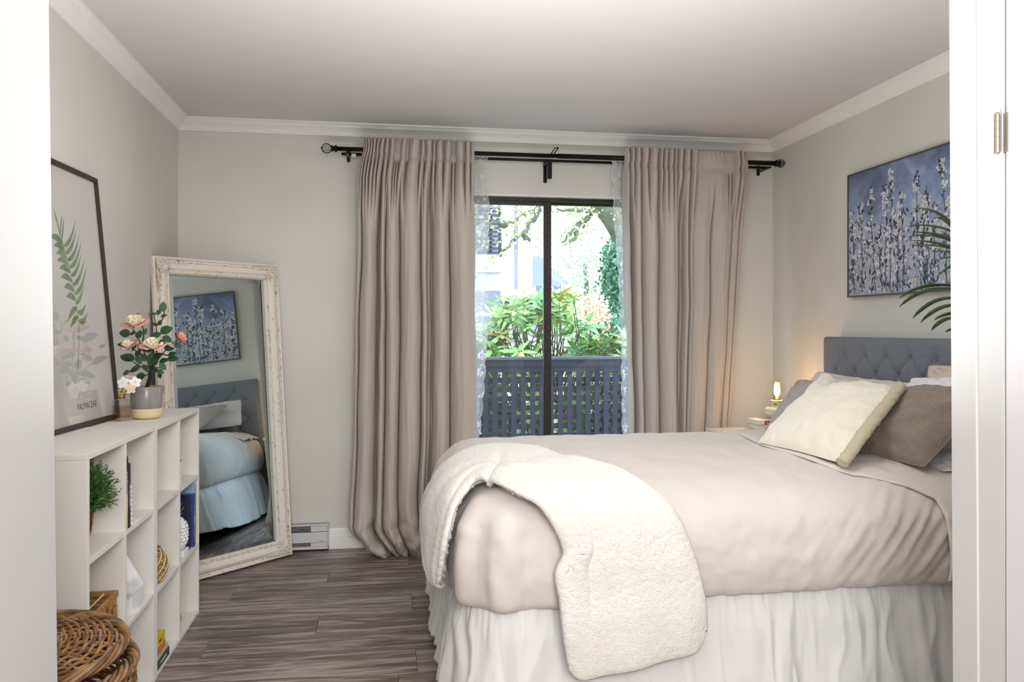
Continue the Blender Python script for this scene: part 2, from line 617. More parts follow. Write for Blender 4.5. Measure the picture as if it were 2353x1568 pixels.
def fold_fn(bounds, amps):
    """piecewise pleats; bounds in 0..1, amps per pleat (positive = towards the room)"""
    n = len(amps)

    def fn(u):
        u = min(max(u, bounds[0]), bounds[-1] - 1e-6)
        for i in range(n):
            if u < bounds[i + 1]:
                t = (u - bounds[i]) / (bounds[i + 1] - bounds[i])
                a = amps[i]
                if a < 0:
                    return a * 1.3 * min(1.0, 4 * min(t, 1 - t))
                e = min(t, 1 - t) * (bounds[i + 1] - bounds[i])
                return a * 1.35 * (sin(PI * t) ** .5) - .03 * math.exp(-(e / .006) ** 2)
        return 0.0
    return fn


def norm(lst):
    a, b = lst[0], lst[-1]
    return [(v - a) / (b - a) for v in lst]


def curtain(label, prof, topf, midf, seed, flat=None, puddle=False):
    """prof: list of (z, xL, xR, ybase)"""
    th = tag(bpy.data.objects.new('curtain', None), label, 'curtain')
    COL.objects.link(th)
    M = Matrix.Translation(((prof[0][1] + prof[0][2]) / 2, 4.45, 0))
    th.matrix_world = M
    MATW[th.name] = M
    zs = []
    z = prof[0][0]
    while z > prof[-1][0] + .001:
        zs.append(z)
        z -= .012 if (z > 2.0 or z < .3) else .06
    zs.append(prof[-1][0])

    def at(z):
        for a, b in zip(prof, prof[1:]):
            if z >= b[0]:
                t = (a[0] - z) / (a[0] - b[0])
                return [a[i] + (b[i] - a[i]) * t for i in (1, 2, 3)]
        return prof[-1][1:]
    NU = 420
    rows = []
    for z in zs:
        xl, xr, yb = at(z)
        w = smooth(1.80, 2.20, z)
        pk = smooth(2.195, 2.21, z) * (1 - smooth(2.25, 2.262, z))     # rod pocket is smooth over the pole
        row = []
        for i in range(NU + 1):
            u = i / NU
            warp = .012 * fb(u * 4 + seed, z * 1.3, 0, 2)
            d = topf(u + warp * .3) * 1.25 * w + midf(min(max(u + warp, 0), 1)) * (1 - w)
            # pinched neck under the pocket
            d -= .016 * math.exp(-((z - 2.185) / .02) ** 2) * (topf(u) > 0)
            d += .006 * fb(u * 30, z * 5, seed, 2) * smooth(.0, .2, 2.29 - z)
            lat = .006 * fb(u * 9, z * 2.4, seed + 5, 2) * (1 - pk)
            if z > 2.255:
                d += .004 * sin(u * 160)
            y = yb - .004 - d
            if z > 2.17:
                y = min(y, 4.428)
            y = min(y, 4.588)
            row.append((xl + (xr - xl) * u + lat, y, z))
        rows.append(row)
    mb = MB()
    nv = len(rows)
    V = [p for r in rows for p in r]
    if puddle:
        V2 = []
        for (x, y, z) in V:
            if z < .32:
                k = smooth(.32, .0, z)
                n = fb(x * 14, z * 10, seed, 3)
                b = sin(PI * smooth(.34, 0.0, z))
                y -= .02 * b + .055 * n * k
                x += .028 * fb(x * 11 + 9, z * 9, seed, 2) * k
                if z < .03:
                    y += .03 * (1 - z / .03) * (1 if n > 0 else .3)
            V2.append((x, y, max(z, .003)))
        V = V2
    fs = [(j * (NU + 1) + i, (j + 1) * (NU + 1) + i, (j + 1) * (NU + 1) + i + 1, j * (NU + 1) + i + 1) for j in range(nv - 1) for i in range(NU)]
    mb.add(V, fs, True)
    o = obj('drape_panel', mb, DRAPE, th)
    md = o.modifiers.new('thickness', 'SOLIDIFY')
    md.thickness = .0018
    md.offset = 1
    return th


random.seed(3)
tb = norm([635, 655, 690, 720, 755, 795, 838, 900, 970, 1045, 1075, 1110, 1200, 1215, 1370, 1440, 1530, 1575, 1680, 1790, 1830, 1960, 2035, 2095])
ta = [.045, .04, .045, .04, .045, .04, .05, .045, .05, .02, .012, .045, .01, .05, .04, .045, .04, .05, .05, .02, .05, .045, .03]
mbd = norm([814, 825, 862, 868, 883, 916, 964, 978, 990, 1033, 1095])
ma = [.02, .075, -.06, .055, .07, .085, .07, -.045, .08, .085]
curtain('taupe pleated curtain left of the window, its hem puddled on the floor', [
    (2.288, -.105, .498, 4.452), (2.20, -.115, .50, 4.452), (2.08, -.135, .50, 4.455), (1.9, -.145, .502, 4.46), (.9, -.165, .515, 4.46),
    (.3, -.185, .52, 4.45), (.16, -.19, .53, 4.44), (.06, -.125, .535, 4.42), (.0, -.07, .54, 4.43)],
    fold_fn(tb, ta), fold_fn(mbd, ma), 3.3, puddle=True)
tb2 = norm([1060, 1090, 1120, 1165, 1215, 1280, 1310, 1345, 1385, 1410, 1450, 1500, 1550, 1790, 1810, 1845, 1875, 1915])
ta2 = [.04, .045, .045, .05, .05, .045, .045, .045, .04, .045, .05, .045, .022, .01, .045, .045, .02]
mbd2 = norm([1432, 1441, 1447, 1464, 1506, 1552, 1565, 1578, 1585, 1635, 1680, 1698, 1710])
ma2 = [.04, -.06, .065, .075, .08, -.03, .045, .05, .03, .035, .012, .004]
curtain('taupe curtain right of the window behind the bed, with a flat unpleated stretch', [
    (2.292, 1.375, 2.125, 4.452), (2.20, 1.372, 2.135, 4.452), (1.9, 1.375, 2.12, 4.46), (.7, 1.41, 2.04, 4.46), (.02, 1.42, 2.03, 4.46)],
    fold_fn(tb2, ta2), fold_fn(mbd2, ma2), 8.1)


def lace_mat():
    m = bpy.data.materials.new('white_lace')
    m.use_nodes = True
    nt = m.node_tree
    N, L = nt.nodes, nt.links
    N.remove(N['Principled BSDF'])
    tr = N.new('ShaderNodeBsdfTransparent')
    df = N.new('ShaderNodeBsdfDiffuse'); df.inputs[0].default_value = c3(244, 244, 246)
    tl = N.new('ShaderNodeBsdfTranslucent'); tl.inputs[0].default_value = c3(244, 244, 246)
    mx = N.new('ShaderNodeMixShader'); mx.inputs[0].default_value = .4
    L.new(df.outputs[0], mx.inputs[1]); L.new(tl.outputs[0], mx.inputs[2])
    tc = N.new('ShaderNodeTexCoord')
    v = N.new('ShaderNodeTexVoronoi'); v.inputs['Scale'].default_value = 55; v.feature = 'DISTANCE_TO_EDGE'
    L.new(tc.outputs['Object'], v.inputs['Vector'])
    lt = N.new('ShaderNodeMath'); lt.operation = 'LESS_THAN'; lt.inputs[1].default_value = .12
    L.new(v.outputs['Distance'], lt.inputs[0])
    n = N.new('ShaderNodeTexNoise'); n.inputs['Scale'].default_value = 26; n.inputs['Detail'].default_value = 3
    L.new(tc.outputs['Object'], n.inputs['Vector'])
    gt = N.new('ShaderNodeMath'); gt.operation = 'GREATER_THAN'; gt.inputs[1].default_value = .53
    L.new(n.outputs['Fac'], gt.inputs[0])
    mu = N.new('ShaderNodeMath'); mu.operation = 'MULTIPLY'
    L.new(lt.outputs[0], mu.inputs[0]); L.new(gt.outputs[0], mu.inputs[1])
    ma_ = N.new('ShaderNodeMath'); ma_.operation = 'MULTIPLY_ADD'; ma_.inputs[1].default_value = .5; ma_.inputs[2].default_value = .36
    L.new(mu.outputs[0], ma_.inputs[0])
    m2 = N.new('ShaderNodeMixShader')
    L.new(ma_.outputs[0], m2.inputs[0]); L.new(tr.outputs[0], m2.inputs[1]); L.new(mx.outputs[0], m2.inputs[2])
    L.new(m2.outputs[0], N['Material Output'].inputs[0])
    return m


LACE = lace_mat()
LACE_E = mat('lace_edge', (246, 246, 248), .8)


def lace(label, edge, other, sg):
    th = thing('lace_curtain', label, 'curtain', (other, 4.515, 0))

    def ex(z):
        for a, b in zip(edge, edge[1:]):
            if z >= b[0]:
                t = (a[0] - z) / (a[0] - b[0])
                return a[1] + (b[1] - a[1]) * t
        return edge[-1][1]

    def fn(u, v):
        z = 2.235 + (.03 - 2.235) * v
        sc = abs(sin(PI * z / .105)) ** .6 * .012
        e = ex(z) + sg * sc
        x = other + (e - other) * u
        y = 4.52 + .012 * sin(u * 9 + z * 1.2) + .006 * sin(u * 23)
        if z > 2.205: y = 4.50
        return (x, y, z)
    obj('lace_panel', MB().grid(24, 200, fn), LACE, th)
    obj('scalloped_edge', MB().tube([Vector(fn(1, i / 400)) + Vector((0, -.001, 0)) for i in range(401)], .0016, 5, flat=.5), LACE_E, th)
    # embroidered sprigs beside the edge
    mb = MB()
    rr = random.Random(5)
    for i in range(170):
        v = rr.random(); u = rr.uniform(.55, .97)
        p = Vector(fn(u, v)) + Vector((0, -.0015, 0))
        a0 = rr.uniform(0, 6.28)
        r0 = rr.uniform(.004, .009)
        mb.tube([p + Vector((r0 * cos(a0 + t) * (1 - t * .1), 0, r0 * sin(a0 + t) * (1 - t * .1))) for t in [k * .55 for k in range(9)]], .0009, 4)
    e_ = obj('embroidery', mb, LACE_E, th)
    e_['kind'] = 'stuff'


lace('white lace curtain with scalloped edge beside the left drape', [(2.3, .575), (2.0, .583), (1.2, .572), (.9, .555), (.6, .528), (0, .51)], .42, 1)
lace('white lace curtain with scalloped edge beside the right drape', [(2.3, 1.325), (2.0, 1.335), (1.6, 1.365), (1.2, 1.385), (.9, 1.388), (.6, 1.395), (0, 1.40)], 1.54, -1)

# ---------------------------------------------------------------- bed
LINEN_G = mat('grey_blue_linen', (136, 141, 150), .9, var=(240, (108, 114, 124), (1, 1, 1), .35, .68), weave=(600, .5), bump=(700, .3, ONE, .0006))
DARKW = mat('dark_wood', (30, 26, 25), .5)
bed = thing('bed', 'double bed with tufted grey headboard', 'bed', (1.25, 3.12, 0))
BY0, BY1 = 2.40, 3.885
btn = []
for row in range(7):
    zb = 1.113 - row * .084
    for k in range(10):
        yb = 3.686 - k * .168 + (.085 if row % 2 else 0)
        if BY0 + .03 < yb < BY1 - .03:
            btn.append((yb, zb))
HBX = 2.285


def seg_d(p, a, b):
    ab = (b[0] - a[0], b[1] - a[1]); ap = (p[0] - a[0], p[1] - a[1])
    t = max(0, min(1, (ab[0] * ap[0] + ab[1] * ap[1]) / (ab[0] ** 2 + ab[1] ** 2)))
    return math.hypot(ap[0] - ab[0] * t, ap[1] - ab[1] * t)


segs = []
for a in btn:
    for b in btn:
        if abs(b[1] - a[1] + .084) < .01 and abs(abs(b[0] - a[0]) - .084) < .02:
            segs.append((a, b))
for a in btn:
    if abs(a[1] - 1.113) < .01:
        segs.append((a, (a[0] + .006, a[1] + .05)))


def tuft(y, z):
    db = min(math.hypot(y - a[0], z - a[1]) for a in btn)
    ds = 1.0
    for a, b in segs:
        if abs(a[0] - y) < .13 and abs((a[1] + b[1]) / 2 - z) < .08:
            ds = min(ds, seg_d((y, z), a, b))
    e = -.022 * math.exp(-db / .016) - .006 * math.exp(-ds / .004) - .004 * math.exp(-ds / .022)
    k = min(y - BY0, BY1 - y, 1.203 - z)
    e -= .022 * math.exp(-max(k, 0) / .009)
    return e


NY, NZ = 230, 100


def hb(u, v):
    y, z = BY1 + (BY0 - BY1) * u, 1.203 + (.50 - 1.203) * v
    return (HBX - tuft(y, z) * 1.0, y, z)


mb = MB().grid(NY, NZ, hb, flip=True)
mb.box(HBX + .02, HBX + .075, BY0 + .001, BY1 - .001, .25, 1.201, bev=.006)
obj('headboard', mb, LINEN_G, bed)
HB = bed.children[0]
bm_ = MB().lathe([(0, .006), (.004, .0055), (.0075, .004), (.009, 0), (.008, -.004)], n=12, M=Matrix.Rotation(-PI / 2, 4, 'Y'))
bo = None
for (y, z) in btn:
    if z < .78:
        continue
    M = Matrix.Translation(MATW[bed.name].inverted() @ Vector((HBX + .024, y, z)))
    if bo is None:
        bo = obj('button', bm_, LINEN_G, HB, world=False); bo.matrix_local = M
    else:
        piece('button', bo.data, HB, M)
obj('frame', MB().box(.30, 2.30, 2.46, 2.50, .20, .30).box(.30, 2.30, 3.76, 3.80, .20, .30).box(.30, .34, 2.46, 3.80, .20, .30).box(2.26, 2.30, 2.46, 3.80, .2, .3), DARKW, bed)
for (x, y) in ((.36, 2.52), (.36, 3.72), (1.2, 2.52), (1.2, 3.72), (2.22, 2.52), (2.22, 3.72)):
    obj('leg', MB().box(x - .03, x + .03, y - .03, y + .03, 0, .20, bev=.004), DARKW, bed)
obj('box_spring', MB().box(.30, 2.27, 2.45, 3.81, .301, .43, bev=.02), mat('ticking', (225, 222, 216), .9), bed)

# bed skirt
SKIRT = mat('white_cotton_skirt', (224, 223, 223), .85, sheen=.1, bump=(500, .12, ONE, .0005))
path = []
rc = .06
def skirt_pt(s):
    """outline of the bed at arc length s: near side, foot, far side"""
    x0, x1, y0, y1 = .262, 2.26, 2.425, 3.835
    L1, L2 = x1 - x0, y1 - y0
    R = .15
    for sc, cx_, cy_, a0 in ((L1, x0 + R, y0 + R, -PI / 2), (L1 + L2, x0 + R, y1 - R, PI)):
        if abs(s - sc) < R:
            a = a0 - (s - sc + R) / (2 * R) * PI / 2
            return (cx_ + R * cos(a), cy_ + R * sin(a), cos(a), sin(a))
    if s < L1: return (x1 - s, y0, 0, -1)
    s -= L1
    if s < L2: return (x0, y0 + s, -1, 0)
    s -= L2
    return (x0 + s, y1, 0, 1)


SL = (2.26 - .262) * 2 + (3.835 - 2.425)
SN = 1300


def skirt(u, v):
    s = u * SL
    x, y, nx, ny = skirt_pt(s)
    L1 = 2.26 - .262
    L2 = 3.835 - 2.425
    # soften corners
    for sc, cn in ((L1, (-1, -1)), (L1 + L2, (-1, 1))):
        w = 0
        if w > 0:
            nx, ny = nx + cn[0] * w * .8, ny + cn[1] * w * .8
            x -= cn[0] * w * w * .02; y -= cn[1] * w * w * .02
    l = math.hypot(nx, ny); nx /= l; ny /= l
    top, bot = .412, .035 + .02 * fb(s * 2, 7, 0, 2)
    if L1 + .85 < s < L1 + L2 + .8:
        bot += .07 * smooth(L1 + .85, L1 + L2, s) * (1 - smooth(L1 + L2 + .3, L1 + L2 + .8, s))
    z = top + (bot - top) * v
    p = fb(s * 3.1, v * .35, 3, 2)
    p2 = fb(s * 8.5 + .5 * fb(s * 3, v, 1), v * .7, 9, 2)
    rid = 1 - abs(p2) * 2.2
    fine = fb(s * 42, v * 1.5, 5, 2)
    a = smooth(0, .35, v)
    d = (.012 + .018 * v) * a + a * (.020 * p + .018 * rid * (.5 + .5 * v)) + .006 * fine * (1 - smooth(.02, .5, v)) * smooth(.0, .06, v)
    d += .012 * max(0, fb(s * 17, v * .9, 2, 2)) * smooth(.06, .3, v)
    if v < .06: d += .002
    d += .03 * v * v
    if ny < -.5: d = min(d, .07)
    return (x + nx * d, y + ny * d, z)


sk = obj('bed_skirt', MB().grid(SN, 34, skirt, flip=True), SKIRT)
tag(sk, 'white gathered cotton bed skirt hanging around the bed base', 'bed skirt')
md = sk.modifiers.new('thickness', 'SOLIDIFY'); md.thickness = .0012

# comforter
X0, X1, Y0_, Y1_ = .215, 2.27, 2.37, 3.88
RC = .2
DUVET = mat('ivory_linen_comforter', (220, 213, 206), .88, sheen=.12, var=(2.2, (216, 208, 200), ONE, .35, .7), bump=(55, .22, (1, 1, 1), .004), weave=(520, .12))
HT = [(0, .50), (.01, .575), (.03, .63), (.07, .68), (.12, .712), (.2, .738), (.4, .755), (.8, .762)]


def bdist(x, y):
    if x < X0 + RC and y < Y0_ + RC: return RC - math.hypot(X0 + RC - x, Y0_ + RC - y)
    if x < X0 + RC and y > Y1_ - RC: return RC - math.hypot(X0 + RC - x, y - (Y1_ - RC))
    return min(x - X0, y - Y0_, Y1_ - y)


def H(d):
    if d <= 0: return .50
    for (a, b), (c, e) in zip(HT, HT[1:]):
        if d <= c: return b + (e - b) * (d - a) / (c - a)
    return HT[-1][1]


PROF = [(.045, .385), (.022, .392), (.008, .41), (.001, .44), (-.004, .475), (-.004, .51), (.0, .545), (.006, .575), (.014, .602), (.026, .63), (.042, .652), (.062, .673),
        (.09, .696), (.125, .714), (.165, .728), (.21, .739), (.26, .747), (.32, .752), (.39, .756), (.47, .760), (.56, .762), (.66, .763), (.7548, .763)]
# smooth profile by subdivision
PR = []
for (a, b), (c, d) in zip(PROF, PROF[1:]):
    PR += [(a, b), ((a + c) / 2, (b + d) / 2)]
PR.append(PROF[-1])
PR = [PR[0]] + [((PR[i - 1][0] + 2 * PR[i][0] + PR[i + 1][0]) / 4, (PR[i - 1][1] + 2 * PR[i][1] + PR[i + 1][1]) / 4) for i in range(1, len(PR) - 1)] + [PR[-1]]


def outline(u, ins):
    """closed loop around the bed, inset by ins; returns x, y, nx, ny"""
    r = max(RC - ins, .004)
    x0, x1, y0, y1 = X0 + ins, X1 - ins * .02, Y0_ + ins, Y1_ - ins
    segL = [x1 - x0 - r, PI * r / 2, y1 - y0 - 2 * r, PI * r / 2, x1 - x0 - r, y1 - y0]
    base = [X1 - X0 - RC, PI * RC / 2, Y1_ - Y0_ - 2 * RC, PI * RC / 2, X1 - X0 - RC, Y1_ - Y0_]
    T = sum(base)
    s = u * T
    for i, b in enumerate(base):
        if s <= b or i == 5:
            t = min(s / b, 1)
            break
        s -= b
    if i == 0: return x1 - t * (x1 - x0 - r), y0, 0, -1
    if i == 1:
        a = -PI / 2 - t * PI / 2
        return x0 + r + r * cos(a), y0 + r + r * sin(a), cos(a), sin(a)
    if i == 2: return x0, y0 + r + t * max(y1 - y0 - 2 * r, 0), -1, 0
    if i == 3:
        a = PI - t * PI / 2
        return x0 + r + r * cos(a), y1 - r + r * sin(a), cos(a), sin(a)
    if i == 4: return x0 + r + t * (x1 - x0 - r), y1, 0, 1
    return x1, y1 - t * (y1 - y0), 1, 0


def duvet(u, v):
    f = v * (len(PR) - 1)
    i = min(int(f), len(PR) - 2)
    t = f - i
    ins = PR[i][0] + (PR[i + 1][0] - PR[i][0]) * t
    z = PR[i][1] + (PR[i + 1][1] - PR[i][1]) * t
    x, y, nx, ny = outline(u, ins)
    side = 1 - smooth(.60, .74, z)
    # wrinkles: diagonal pulls near the head end, soft puffs at the foot corner
    hd = smooth(1.15, 2.1, x)
    q = (x + .75 * (.76 - z) - .5 * (y - 2.4))
    w1 = fb(q * 9, (z + y) * 1.6, 4, 3) * .028 * hd * (1 - smooth(2.55, 3.0, y))
    rr_ = (1 - abs(fb(q * 12 + 3, (z + y) * 1.1, 8, 2)) * 3)
    w1 += max(0, 1 - abs(fb(q * 20 + 9, (z + y) * 1.4, 3, 2)) * 3.2) * .008 * hd * (1 - smooth(2.55, 2.95, y)) * smooth(.40, .46, z)
    w1 += max(0, rr_) * .017 * hd * (1 - smooth(2.5, 2.9, y)) * smooth(.40, .5, z)
    w2 = fb(x * 5, y * 5, z * 5, 3) * .009
    fc = math.exp(-((x - .25) ** 2 + (y - 2.4) ** 2) / .12)
    w3 = fc * side * (.012 * sin(30 * (x - y)) + .014 * fb(x * 12, y * 12, z * 3, 2))
    low = (1 - smooth(.39, .47, z)) * .008 * fb(x * 22, y * 22, 2, 2)
    d = w1 * (.4 + .6 * side) + w2 + w3 + low
    d += .004 * fb(x * 16, y * 4, z * 16, 2)
    drop = -.020 * fc * (1 - smooth(.39, .5, z))
    zz = z + d * (1 - side) * .8 + drop
    # cover bottom edge rises a little to the headboard
    return (x + nx * d * side, y + ny * d * side, zz)


mb = MB().grid(760, 92, duvet, wrap=True)
o = obj('comforter', mb, DUVET)
o.data.flip_normals()
tag(o, 'ivory comforter tucked smoothly over the whole bed', 'comforter')
# folded-back flat sheet edge near the pillows, continued down the near side
SHEET = mat('pale_linen_sheet', (220, 213, 205), .88, bump=(90, .2, ONE, .003), weave=(520, .12))
fold_line = [px(1667, 988, 'z', .75), px(1720, 1000, 'z', .765), px(1760, 1022, 'z', .77)]


def sheet(u, v):
    # u along y from far to near and down the near side; v from the edge towards the headboard
    s = u * 1.62
    far = 3.78
    xe = 1.60 + .16 * u + .06 * sin(u * 3)
    x = xe + v * (2.26 - xe)
    y = far - s
    if y > Y0_ + .02:
        d = bdist(min(x, 1.5), y)
        z = H(d) + .012
    else:
        z = H(.0) - (Y0_ + .02 - y)
        z = max(z, .42)
        y = Y0_ - .008
    if y < Y0_ + .05: y = max(y, Y0_ - .006) - .006
    z += .004 * fb(x * 9, y * 9, z * 9, 2)
    z -= .008 * (v < .01)
    return (x, y, z)


def sheet2(u, v):
    """wraps comforter profile, a bit outside it"""
    k = .05 + .95 * u
    # path over profile: from middle-far top to near side bottom
    P = [(3.86, .665), (3.78, .706), (3.68, .738), (3.5, .756), (3.4, .764), (3.0, .771), (2.76, .766), (2.62, .754), (2.53, .736), (2.46, .708), (2.41, .670), (2.375, .62), (2.358, .56), (2.350, .50), (2.352, .44), (2.362, .41)]
    f = u * (len(P) - 1); i = min(int(f), len(P) - 2); t = f - i
    y = P[i][0] + (P[i + 1][0] - P[i][0]) * t
    z = P[i][1] + (P[i + 1][1] - P[i][1]) * t
    KX = [(3.9, 1.68), (3.4, 1.597), (3.02, 1.52), (2.6, 1.57), (2.536, 1.61), (2.495, 1.696), (2.445, 1.778), (2.413, 1.826), (2.381, 1.835), (2.3, 1.838)]
    xe = 1.836
    for (ya, xa_), (yb_, xb_) in zip(KX, KX[1:]):
        if ya >= y >= yb_: xe = xa_ + (xb_ - xa_) * (ya - y) / (ya - yb_)
    x = xe + v * (2.262 - xe)
    nrm = smooth(.4, .7, u)
    d = .010 * fb(x * 8 + y * 3, y * 7, z * 5, 3) + .008 * max(0, 1 - 3 * abs(fb(x * 10 - y * 8, z * 4, 4, 2)))
    d *= smooth(0, .25, v) * .8 + .2
    if v < .02: d -= .006
    return (x, y - (d + .012) * nrm, z + (d + .004) * (1 - nrm))


o = obj('sheet_fold', MB().grid(160, 40, sheet2), SHEET)
tag(o, 'pale folded-back sheet edge under the pillows at the head end', 'sheet')
md = o.modifiers.new('thickness', 'SOLIDIFY'); md.thickness = .006; md.offset = -1

# ---------------------------------------------------------------- throw
O_ = [(.969, 2.318, .265), (.966, 2.322, .375), (.95, 2.332, .48), (.924, 2.340, .575), (.89, 2.362, .658), (.842, 2.415, .718), (.769, 2.505, .758), (.683, 2.625, .776),
      (.603, 2.814, .784), (.522, 2.994, .782), (.418, 3.096, .774), (.335, 3.13, .757), (.265, 3.15, .715), (.205, 3.20, .63), (.172, 3.30, .53), (.168, 3.26, .44), (.168, 3.0, .40), (.172, 2.74, .385)]
I_ = [(.552, 2.318, .19), (.535, 2.322, .335), (.528, 2.328, .424), (.517, 2.33, .505), (.543, 2.335, .57), (.513, 2.352, .648), (.466, 2.39, .705), (.411, 2.432, .728), (.364, 2.485, .742),
      (.334, 2.56, .746), (.296, 2.60, .734), (.252, 2.566, .706), (.222, 2.53, .674), (.203, 2.50, .62), (.193, 2.49, .575), (.187, 2.50, .52), (.185, 2.53, .46), (.187, 2.56, .42)]
FLEECE = mat('cream_sherpa_fleece', (232, 229, 223), .95, sheen=.5, bump=(170, .7, ONE, .006))


def poly_at(P, t):
    n = len(P) - 1
    f = t * n; i = min(int(f), n - 1); t = f - i
    p0, p1, p2, p3 = Vector(P[max(i - 1, 0)]), Vector(P[i]), Vector(P[i + 1]), Vector(P[min(i + 2, n)])
    return .5 * ((2 * p1) + (p2 - p0) * t + (2 * p0 - 5 * p1 + 4 * p2 - p3) * t * t + (3 * p1 - p0 - 3 * p2 + p3) * t ** 3)


def out_n(p):
    d = bdist(p.x, p.y)
    if p.z > .735: return Vector((0, 0, 1))
    e = .01
    g = Vector((bdist(p.x + e, p.y) - d, bdist(p.x, p.y + e) - d, 0))
    g = -g.normalized() if g.length > 1e-9 else Vector((0, -1, 0))
    w = smooth(.60, .75, p.z)
    return (g * (1 - w) + Vector((0, 0, 1)) * w).normalized()


def throw_base(t, w):
    a, b = poly_at(I_, t), poly_at(O_, t)
    p = a.lerp(b, w)
    d = bdist(p.x, p.y)
    if d > 0:
        hh = H(d) + .022
        if p.z < hh: p.z = hh
    return p


def throw_fn(t, w):
    p = throw_base(t, w)
    n = out_n(p)
    crease = -.014 * math.exp(-((w - .14 - .1 * sin(t * 5)) / .035) ** 2) * smooth(.02, .2, t)
    cr2 = -.018 * math.exp(-((t - .52 - .05 * w) / .014) ** 2) * (1 - smooth(.3, .9, w))
    puff = .020 * (max(0., sin(PI * w)) ** .35) * (max(0.001, min(1, 14 * min(t, 1 - t))) ** .5)
    und = .016 * fb(p.x * 4 + 2, p.y * 4, p.z * 3.5, 2) + .012 * fb(w * 3.3, t * 2.2, 4, 2)
    fuzz = .0022 * mn.noise(p * 95)
    return p + n * (puff + crease + cr2 + und + fuzz)


TN, WN = 300, 120
mb = MB()
top = [[throw_fn(j / TN, i / WN) for i in range(WN + 1)] for j in range(TN + 1)]
# round the hem corners at the near end
for j in range(TN + 1):
    t = j / TN
    for i in range(WN + 1):
        w = i / WN
        if t < .06:
            k = (1 - t / .06)
            e = max(0, abs(w - .5) * 2 - .8) / .2
            top[j][i].z += .05 * k * e * e
V = [p for r in top for p in r]
mb.add(V, [(j * (WN + 1) + i, j * (WN + 1) + i + 1, (j + 1) * (WN + 1) + i + 1, (j + 1) * (WN + 1) + i) for j in range(TN) for i in range(WN)], True)
tw = thing('throw_blanket', 'fluffy cream fleece throw draped over the foot corner of the bed', 'blanket', (.7, 2.5, .5))
tm = obj('fleece', mb, FLEECE, tw)
tm.data.flip_normals()
md = tm.modifiers.new('thickness', 'SOLIDIFY'); md.thickness = .016; md.offset = -1
# short pile as geometry
me = tm.data
rr = random.Random(11)
mbf = MB()
nrm_all = []
hv, hf = [], []
vn = [v.normal.copy() for v in me.vertices]
vc = [v.co.copy() for v in me.vertices]
NQ = TN * WN
for q in range(150000):
    j = int(rr.random() * TN); i = int(rr.random() * WN)
    if q < 9000: i = rr.choice((0, 0, WN - 1, WN - 1, 1, WN - 2))
    elif q < 12000: j = rr.choice((0, 0, 1, TN - 1))
    a = j * (WN + 1) + i
    s, t = rr.random(), rr.random()
    p = vc[a] * (1 - s) * (1 - t) + vc[a + 1] * s * (1 - t) + vc[a + WN + 1] * (1 - s) * t + vc[a + WN + 2] * s * t
    n = vn[a]
    cl = mn.noise_vector(p * 60) * 1.1
    dr_ = (n * .8 + cl + Vector((rr.uniform(-.4, .4), rr.uniform(-.4, .4), rr.uniform(-.4, .4) - .25))).normalized()
    ln = rr.uniform(.007, .014)
    if q < 12000:
        dr_ = (dr_ + n * -.2 + Vector((0, 0, -.5))).normalized()
    sd = dr_.cross(n)
    sd = sd.normalized() * .0007 if sd.length > 1e-5 else Vector((.0007, 0, 0))
    o0 = len(hv)
    hv += [p - sd, p + sd, p + dr_ * ln]
    hf.append((o0, o0 + 1, o0 + 2))
    nrm_all += [n, n, n]
fm = bpy.data.meshes.new('fleece_pile')
fm.from_pydata(hv, [], hf)
fm.polygons.foreach_set('use_smooth', [True] * len(hf))
fm.normals_split_custom_set_from_vertices([tuple(n) for n in nrm_all])
fm.materials.append(mat('cream_pile', (233, 230, 225), .95, sheen=.3))
fo = bpy.data.objects.new('fleece_pile', fm)
COL.objects.link(fo)
fo.parent = tw
fo['kind'] = 'stuff'
# ---------------------------------------------------------------- pillows
LINEN_B = mat('brown_linen', (158, 146, 133), .92, sheen=.15, var=(210, (136, 124, 112), ONE, .35, .7), weave=(560, .5), bump=(45, .3, ONE, .003))
LINEN_T = mat('taupe_linen', (180, 170, 163), .92, sheen=.15, var=(200, (166, 156, 149), ONE, .35, .7), weave=(560, .5), bump=(45, .25, ONE, .003))
CREAM = mat('cream_velvet', (236, 230, 214), .9, sheen=.5, bump=(30, .2, ONE, .004))
PALE = mat('pale_linen_case', (222, 214, 209), .9, sheen=.1, bump=(40, .25, ONE, .003), weave=(520, .12))
WHITEP = mat('white_cotton_case', (238, 237, 238), .9, bump=(35, .25, ONE, .003))
BEIGE = mat('beige_linen_case', (214, 200, 184), .9, bump=(35, .25, ONE, .003), weave=(520, .15))
SHERPA = mat('sherpa_trim', (212, 199, 172), .95, sheen=.4, bump=(230, 1, ONE, .006))


